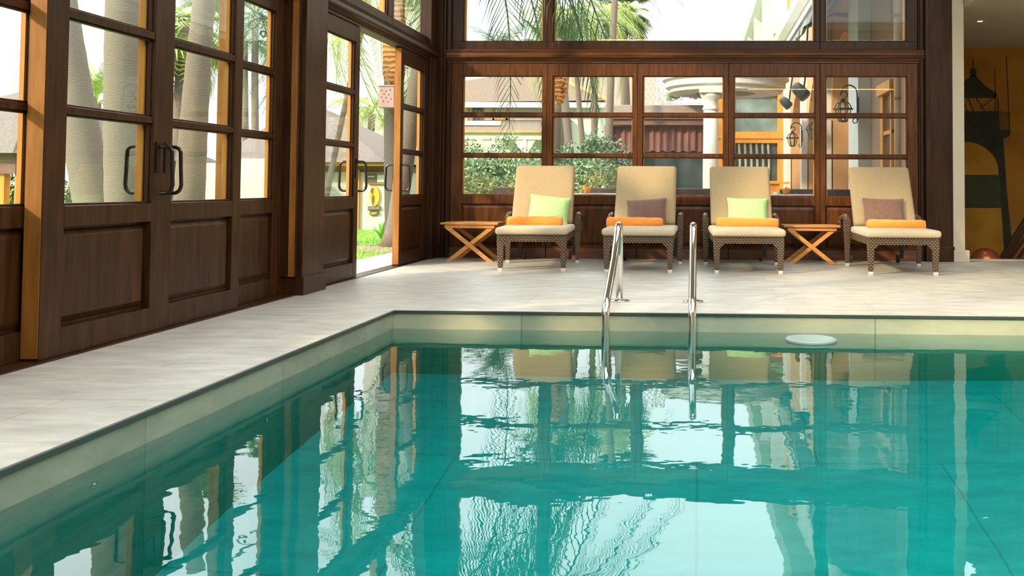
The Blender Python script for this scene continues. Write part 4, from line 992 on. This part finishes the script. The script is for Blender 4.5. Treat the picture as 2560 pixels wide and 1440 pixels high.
# awning folded out under the cornice
t = thing('awning', 'grey green awning slanting from the arcade building above the windows', 'awning', (XF, 18, 4.3)); AB = Vector(t.location)
b = MB(); b.T = Matrix.Translation(-AB); n = 20
vs = []
for k in range(n + 1):
    y = 11.6 + 7.0 * k / n; s_ = .02 * math.sin(k * 2.1); vs += [(XF - .02, y, 4.28), (2.05, y, 3.86 + s_), (1.56, y, 3.36 + s_), (1.54, y, 3.14 + s_ * 2), (1.57, y, 3.34 + s_), (2.06, y, 3.83 + s_)]
b.add(vs, [(6 * k + i, 6 * k + 6 + i, 6 * k + 7 + i, 6 * k + 1 + i) for k in range(n) for i in range(5)]); b.build('fabric', mat('grey green canvas', (.26, .28, .26), .8, var=.15, scale=3), t)
for y in (12.3, 15, 18):
    b = MB(); b.T = Matrix.Translation(-AB); b.tube([(XF - .02, y, 3.5), (2.05, y - .6, 3.42), (1.6, y, 3.30)], .035, 8); b.build('folding_arm', M_iron, t)
b = MB(); b.T = Matrix.Translation(-AB); b.box(1.52, 1.59, 11.6, 18.6, 3.28, 3.37); b.build('front_bar', M_cornice, t)
b = MB(); b.T = Matrix.Translation(-AB); b.tube([(2.38, 11.6, 4.12), (2.38, 18.6, 4.12)], .07, 12); b.build('roller', M_iron, t)
# floodlights / speakers
for k, (px, py, Y, rr, lb) in enumerate(((1963, 256, 14.6, 22, 'small dark outdoor spotlight hanging lower and left in the fourth far window'), (1999, 227, 13.6, 32, 'larger dark outdoor spotlight near the awning arm in the fourth far window'))):
    p = at(px, py, Y); t = thing('outdoor_spotlight', lb, 'spotlight', p, 0, 'outdoor spotlights under the awning')
    ax = Vector((.62, -.35, -.70)).normalized(); s_ = .0042 * rr * Y / 14 ; b = MB()
    b.tube([ax * -s_ * .95, ax * -s_ * .8, ax * -s_ * .3, ax * s_ * .9, ax * s_], [s_ * .25, s_ * .55, s_ * .68, s_ * .72, s_ * .66], 18); b.build('housing', mat('dark grey enamel', (.055, .065, .065), .45) if 'dark grey enamel' not in bpy.data.materials else bpy.data.materials['dark grey enamel'], t, smooth=True)
    b = MB(); b.tube([(0, 0, 0), (.06, .0, .03), (.08, 0, .2), (1.56 - p.x, 0, 3.30 - p.z)], .014, 6); b.build('bracket', M_iron, t)
# wall lanterns
def lantern(label, X, Y, z, s_=1.0):
    """bracket plate on the +x side, lantern hanging to its left; origin at the lantern's ring"""
    t = thing('wall_lantern', label, 'wall lantern', (X, Y, z), 0, 'wrought iron wall lanterns on the arcade')
    b = MB(); b.box(.19, .205, -.03, .03, -.24, .0)
    b.tube([(.185, 0, -.30), (.185, 0, -.1), (.183, 0, .04)] + arc(.075, .05, .108, 0, 195, 14, lambda a, c: (a, 0, c)) + arc(.012, .035, .042, 180, -80, 10, lambda a, c: (a, 0, c)), .010, 7)
    b.tube(arc(.155, -.31, .03, 20, -260, 10, lambda a, c: (a, 0, c)), .007, 6)
    b.tube([(.0, 0, .0), (0, 0, -.04)], .006, 6); b.build('bracket', M_iron, t)
    b = MB(); b.lathe([(.025, -.02), (.04, -.03), (.028, -.045), (.04, -.055), (.036, -.065)], 10)
    for k in range(6):
        a = k * PI / 3; c, d = math.cos(a), math.sin(a)
        b.tube([(.025 * c, .025 * d, -.062), (.075 * c, .075 * d, -.08), (.10 * c, .10 * d, -.12), (.112 * c, .112 * d, -.145)], .008, 5)
        b.tube([(.105 * c, .105 * d, -.16), (.055 * c, .055 * d, -.31)], .007, 5)
    b.lathe([(.10, -.143), (.135, -.148), (.135, -.163), (.10, -.166)], 6); b.lathe([(.05, -.305), (.065, -.31), (.055, -.325), (.02, -.33)], 6); b.build('lantern_frame', M_iron, t)
    b = MB(); b.lathe([(.10, -.163), (.052, -.306)], 6); b.build('lantern_glass', M_glass, t)
    t.scale = (s_, s_, s_); return t
for (px, py, Y, s_, xw, lb) in ((2113, 243, 13.62, 1.08, XF - .18, 'large wrought iron wall lantern in the right-hand far window'), (2040, 300, 17.6, 1.1, XF - .12, 'wrought iron wall lantern half hidden behind the mullion'), (1990, 326, 21.45, 1.1, XF - .12, 'small wrought iron wall lantern nearest the restaurant front')):
    L_ = at(px, py, Y); lantern(lb, xw - .205 * s_, Y, L_.z, s_)

# ------------------------------------------------------------------ terrace furniture just outside
def wchair(label, loc, rz):
    t = thing('terrace_chair', label, 'chair', loc, rz, 'dark wicker terrace chairs outside the far windows')
    MB().box(-.25, .25, -.25, .25, .38, .44).build('seat', M_kiosk, t, bevel=.01)
    b = MB(); b.hexa([(-.26, .2, .44), (.26, .2, .44), (.26, .26, .44), (-.26, .26, .44)], [(-.29, .28, .81), (.29, .28, .81), (.29, .33, .81), (-.29, .33, .81)]); b.build('backrest', mat('dark wicker', (.075, .05, .042), .6, var=.4, scale=40, bump=.6) if 'dark wicker' not in bpy.data.materials else bpy.data.materials['dark wicker'], t, bevel=.01)
    for sx in (-1, 1):
        for sy in (-1, 1):
            l = MB(); tleg(l, sx * .22, sy * .22, 0, .38, .016, .022); l.build('leg', M_kiosk, t)
    return t
w0 = wchair('dark wicker terrace chair behind the gap right of the first lounger', tuple(at(1507, 468, 12.6).xy) + (-.01,), 0)
for (px, Y, rz_, lb) in ((1280, 12.7, .1, 'dark wicker terrace chair behind the potted palm in the far left window'), (1733, 12.6, 2.9, 'dark wicker terrace chair between the second and third loungers'), (1736, 14.2, .1, 'further dark wicker terrace chair between the second and third loungers'), (2012, 12.6, .05, 'dark wicker terrace chair right of the orange pot'), (2086, 13.2, 0, 'dark wicker terrace chair just left of the last lounger'), (2128, 13.0, 0, 'dark wicker terrace chair half hidden by the last lounger back')):
    q = at(px, 468, Y); dup(w0, (q.x, Y, -.01), rz_, lb)
def wtable(label, loc):
    t = thing('terrace_table', label, 'table', loc, 0, 'white terrace tables outside the far windows')
    MB().box(-.4, .4, -.35, .35, .715, .745).build('table_top', M_white, t, bevel=.004)
    MB().lathe([(.24, 0), (.24, .02), (.03, .04), (.03, .715)], 20).build('pedestal', M_iron, t); return t
q0 = at(1465, 468, 11.85); w1 = wtable('white terrace table with orange pot between the first two loungers', (q0.x, 11.85, -.01))
q1 = at(1955, 468, 11.85); dup(w1, (q1.x, 11.85, -.01), 0, 'white terrace table with orange pot right of the third lounger')
def pot(label, x, y):
    t = thing('flower_pot', label, 'pot', (x, y, .736), 0, 'orange pots on the terrace tables')
    MB().lathe([(.032, 0), (.045, .05), (.05, .055), (.05, .075), (.04, .075)], 20).build('pot', mat('orange glaze', (.86, .26, .03), .35) if 'orange glaze' not in bpy.data.materials else bpy.data.materials['orange glaze'], t, smooth=True)
    b = MB()
    for k in range(14):
        a = k * 2.4; d = Vector((math.cos(a) * .5, math.sin(a) * .5, 1)).normalized(); s_ = Vector((-math.sin(a), math.cos(a), 0)) * .005
        b.add([Vector((0, 0, .06)) - s_, Vector((0, 0, .06)) + s_, Vector((0, 0, .06)) + d * .05], [(0, 1, 2)])
    b.build('sprig', M_leafy, t); return t
pot('small orange flower pot visible right of the first lounger', at(1467, 480, 11.7).x, 11.7); pot('small orange flower pot visible right of the third lounger', at(1965, 480, 11.7).x, 11.7)
x = at(1942, 480, 11.7).x; tag(MB().lathe([(.03, 0), (.045, .03), (.04, .03), (.03, .01)], 16, (x, 11.72, .736)).build('ashtray', M_white), 'small white dish beside the orange pot outside', 'dish')
# serving board on the restaurant terrace
p = at(1935, 455, 16); t = thing('menu_lectern', 'orange timber counter ledge outside right of the third lounger', 'counter', (p.x, 16, -.01))
z = p.z + .01; MB().box(-.28, .25, -.15, .15, z - .03, z).build('ledge', M_orange, t); MB().box(-.28, .08, -.1, .1, 0, z - .03).build('cabinet', M_orange, t)

# ------------------------------------------------------------------ thatched bar hut seen through the open door
YT = 21
tx = lambda px: at(px, 430, YT).x; tz = lambda py: at(930, py, YT).z
t = thing('thatched_bar_hut', 'white walled bar hut with grey thatched roof seen through the open door', 'hut', (tx(900), YT, -.19)); TB = Vector(t.location)
def lt(b): b.T = Matrix.Translation(-TB); return b
lt(MB()).box(tx(700), tx(969), YT, YT + 4, -.19, tz(430)).build('wall', M_white, t)
lt(MB()).box(tx(700), tx(969), YT + .05, YT + 4, tz(430), tz(412)).build('wall_top', M_rose, t)
b = lt(MB()); xa_, xb_ = tx(560), tx(985); zc = tz(409)
b.add([(xa_, YT - .6, zc), (xb_, YT - .6, zc + .02), (xb_, YT + 5, zc), (xa_, YT + 5, zc), (tx(640), YT + 2.2, 2.75), (tx(700), YT + 2.2, 2.75)], [(0, 1, 5, 4), (1, 2, 5), (2, 3, 4, 5), (3, 0, 4), (0, 3, 2, 1)]); b.build('thatched_roof', M_thatch, t)
b = lt(MB()); b.box(xa_, xb_, YT - .5, YT - .42, zc - .06, zc); b.build('eave_beam', M_orange, t)
lt(MB()).box(tx(896), tx(901), YT - .06, YT, -.19, tz(425)).build('corner_post', M_orange, t)
# notice frame and sign
n_ = thing('notice_frame', 'wooden frame with dark and pale notices on the hut wall', 'notice board', (tx(940), YT - .05, tz(446)))
NB = Vector(n_.location)
def ln(b): b.T = Matrix.Translation(-NB); return b
ln(MB()).box(tx(920), tx(967), YT - .07, YT - .02, tz(460), tz(432)).build('frame', mat('frame wood', (.33, .17, .08), .6), n_)
ln(MB()).box(tx(922), tx(944), YT - .08, YT - .06, tz(457), tz(434)).build('dark_notice', mat('dark notice', (.12, .09, .07), .6), n_)
ln(MB()).box(tx(946), tx(965), YT - .08, YT - .06, tz(455), tz(437)).build('pale_notice', mat('pale notice', (.50, .55, .52), .6), n_)
ln(MB()).box(tx(923), tx(939), YT - .085, YT - .075, tz(443), tz(440)).build('heading', M_white, n_)
g_ = thing('bar_sign', 'orange oval emblem above dark CAYMAN BAR lettering boards on the hut wall', 'sign', (tx(937), YT - .03, tz(495))); SB = Vector(g_.location)
def ls(b): b.T = Matrix.Translation(-SB); return b
def poly(pts, y0, y1): 
    b = ls(MB()); b.prism([(tx(x), tz(y)) for x, y in pts], 'y', y0, y1); return b
poly([(939 + 12 * math.cos(a * PI / 12), 491 + 24 * math.sin(a * PI / 12)) for a in range(24)], YT - .05, YT - .01).build('oval', mat('orange sign enamel', (.95, .36, .02), .5, col2=(.95, .50, .02), scale=4), g_)
poly([(929, 477), (932, 469), (936, 470), (936, 478), (935, 487), (933, 484), (931, 482)], YT - .06, YT - .05).build('emblem_head', mat('sign brown', (.16, .10, .06), .6), g_)
poly([(936, 487), (939, 491), (939.5, 500), (938, 508), (936, 514), (933, 506), (932, 497), (933.5, 490)], YT - .06, YT - .05).build('emblem_body', bpy.data.materials['sign brown'], g_)
poly([(923, 516), (953, 515), (953, 524), (923, 526)], YT - .06, YT - .01).build('name_board', bpy.data.materials['sign brown'], g_)
poly([(928, 529), (949, 528), (949, 536), (928, 538)], YT - .06, YT - .01).build('small_board', bpy.data.materials['sign brown'], g_)
poly([(931, 531.5), (946, 530.5), (946, 532), (931, 533)], YT - .068, YT - .06).build('yellow_lettering', mat('yellow lettering', (.75, .60, .12), .6), g_)
poly([(932, 534.5), (944, 533.5), (944, 535), (932, 536)], YT - .068, YT - .06).build('yellow_lettering', bpy.data.materials['yellow lettering'], g_)
fc = bpy.data.curves.new('name_lettering', 'FONT'); fc.body = 'CAYMAN BAR'; fc.size = .062; fc.extrude = .004; fc.align_x = 'CENTER'; fc.align_y = 'CENTER'; fc.materials.append(M_white)
fo = bpy.data.objects.new('name_lettering', fc)
p = Vector((tx(938), YT - .066, tz(520.5))) - SB; fo.location = p; fo.rotation_euler = (PI / 2, -.03, 0)
fc.size = (tx(952) - tx(925)) / 5.6
me = bpy.data.meshes.new_from_object(fo); lo_ = bpy.data.objects.new('name_lettering', me); C.objects.link(lo_); lo_.parent = g_; lo_.location = p; lo_.rotation_euler = (PI / 2, -.03, 0)
bpy.data.objects.remove(fo)
# pink metal box lamp on scroll bracket
YL = 14.15; p = at(972, 243, YL)
t = thing('hanging_box_lamp', 'pinkish pierced metal box lamp hanging by the open door', 'lantern', (p.x, YL, p.z))
w = .115; hz = .15; M_pink = mat('pinkish metal', (.42, .27, .25), .5)
b = MB(); b.box(-w, w, -w, w, -hz, hz); b.box(-w - .012, w + .012, -w - .012, w + .012, hz, hz + .02); b.box(-w - .006, w + .006, -w - .006, w + .006, -hz - .012, -hz); b.build('box', M_pink, t, bevel=.004)
b = MB()
for (i, j) in ((-2, 2), (0, 1.8), (1.6, 2.2), (-1, .8), (1, .6), (-2, -.2), (0, -.4), (2, -.8), (-1.2, -1.6), (.8, -1.8)): 
    b.T = Matrix.Translation((i * .036, -w - .001, j * .045)) @ Matrix.Rotation(PI / 2, 4, 'X'); b.lathe([(.009, 0), (.009, .003)], 8)
b.build('holes', M_rubber, t)
b = MB(); b.tube([(0, 0, hz + .02), (0, 0, .22)] + arc(.09, .33, .13, 200, 60, 10, lambda a, c: (a - .0, 0, c)) + [(.12, .1, .47), (.2, .3, .47)], .010, 7); b.tube(arc(.03, .27, .07, 230, -60, 10, lambda a, c: (a, 0, c)), .008, 6); b.build('bracket', mat('rust bracket', (.35, .16, .10), .6), t)
# scroll bracket outside the third leaf
YS = 9.5; P_ = lambda x, y: at(x, y, YS)
b = MB(); c = P_(648, 55)
b.tube([P_(600, 0), P_(640, 30), P_(676, 48)], .012, 7)
sc_ = (P_(700, 0).x - P_(600, 0).x) / 100
b.tube([P_(676, 46), P_(655, 45), P_(638, 47), P_(625, 55), P_(620, 66), P_(628, 72), P_(640, 66), P_(643, 58)], .012, 7)
b.tube([P_(676, 58), P_(668, 88), P_(658, 92), P_(650, 84), P_(655, 77), P_(663, 79), P_(664, 84)], .010, 7)
b.tube([P_(676, 0), P_(676, 100)], .014, 7)
tag(b.build('scroll_bracket', M_iron), 'curled wrought iron bracket high in the narrow third window leaf', 'bracket')
# left hut with thatch
YG = 13; q = lambda x, y: at(x, y, YG)
t = thing('thatched_shelter', 'thatched garden shelter with timber posts at the far left edge', 'hut', (q(-60, 400).x, YG, -.06)); GB = Vector(t.location)
def lg2(b): b.T = Matrix.Translation(-GB); return b
b = lg2(MB()); x0_, x1_ = q(-500, 380).x, q(70, 380).x; ze_ = q(0, 384).z; zr_ = q(0, 250).z
b.add([(x0_, YG - .3, ze_), (x1_, YG - .3, ze_), (x1_ + .2, YG + 5, ze_), (x0_, YG + 5, ze_), (x0_ + 2, YG + 2.4, zr_ + .5), (x1_ - 1.6, YG + 2.4, zr_ + .5)], [(0, 1, 5, 4), (1, 2, 5), (2, 3, 4, 5), (3, 0, 4), (0, 3, 2, 1)]); b.build('thatched_roof', M_thatch, t)
lg2(MB()).box(x0_, x1_ - .1, YG - .1, YG + .05, ze_ - .28, ze_ - .02).build('beam', M_kiosk, t)
for px in (-120, 8, 55): x = q(px, 400).x; lg2(MB()).box(x - .06, x + .06, YG - .05, YG + .07, -.06, ze_ - .2).build('post', M_orange, t)
shrub('garden_shrub', 'green bush under the thatched shelter at the left edge', G_(18, 15), .8, .5, 1.1, M_leafy, 2200, 70, .07, group='bushes at the left')
# garden wall far left, seen low through the double door
x0_, x1_ = at(80, 400, 20).x, at(690, 400, 20).x
tag(MB().box(x0_, x1_, 20, 20.3, -.4, at(300, 395, 20).z).build('garden_wall', M_white), 'long pale garden wall low behind the double door panes', 'wall')
shrub('garden_shrub', 'pale shrub in front of the garden wall seen through the first door leaf', G_(180, 18), 1.0, .5, 1.1, M_shrub, 2500, 71, .07, group='bushes at the left')
# pink rendered building corner high outside the left upper window
x0_ = at(1050, 50, 13.5).x
t = thing('annex_building', 'white annex with small dark window high outside the corner', 'building', (at(1010, 40, 30).x, 30, -.2))
MB().box(-1.1, .75, 0, 1.2, 0, 9).build('wall', M_white, t)
for (xx, zz) in ((.1, 6.6), (.1, 3.0), (-.35, 2.4), (.25, 2.4)): 
    o = MB().box(xx - .28, xx + .28, -.06, 0, zz, zz + .9).build('window', M_white, t); MB().box(xx - .2, xx + .2, -.07, -.05, zz + .08, zz + .82).build('pane', M_dglass, o)
tag(MB().box(at(1052, 40, 12.6).x, at(1100, 40, 12.6).x, 12.6, 12.9, -.01, 5.2).build('garden_pillar', M_peach), 'peach rendered pillar just outside the far left corner', 'pillar')

# hedge added out of view to block low sun through the near doors
b = MB(); rnd = random.Random(9)
for (y0, y1) in ((-.5, 2.2), (3.7, 5.3)):
    b.box(-4.75, -4.35, y0, y1, -.05, 3.2)
    for k in range(2500):
        f = rnd.choice((0, 1, 2)); x = rnd.uniform(-4.78, -4.32) if f == 2 else (-4.35 if f else -4.75); y = rnd.uniform(y0, y1); z = 3.2 if f == 2 else rnd.uniform(0, 3.2)
        d = Vector((rnd.uniform(-1, 1), rnd.uniform(-1, 1), rnd.uniform(-.3, 1))).normalized() * .09; p = Vector((x, y, z)); q_ = d.orthogonal() * .35
        b.add([p, p + d * .5 + q_, p + d, p + d * .5 - q_], [(0, 1, 2, 3)])
tag(b.build('sun_blocking_hedge', M_leafd), 'tall unseen hedge added outside the nearest glazed doors to block low sun', 'hedge')
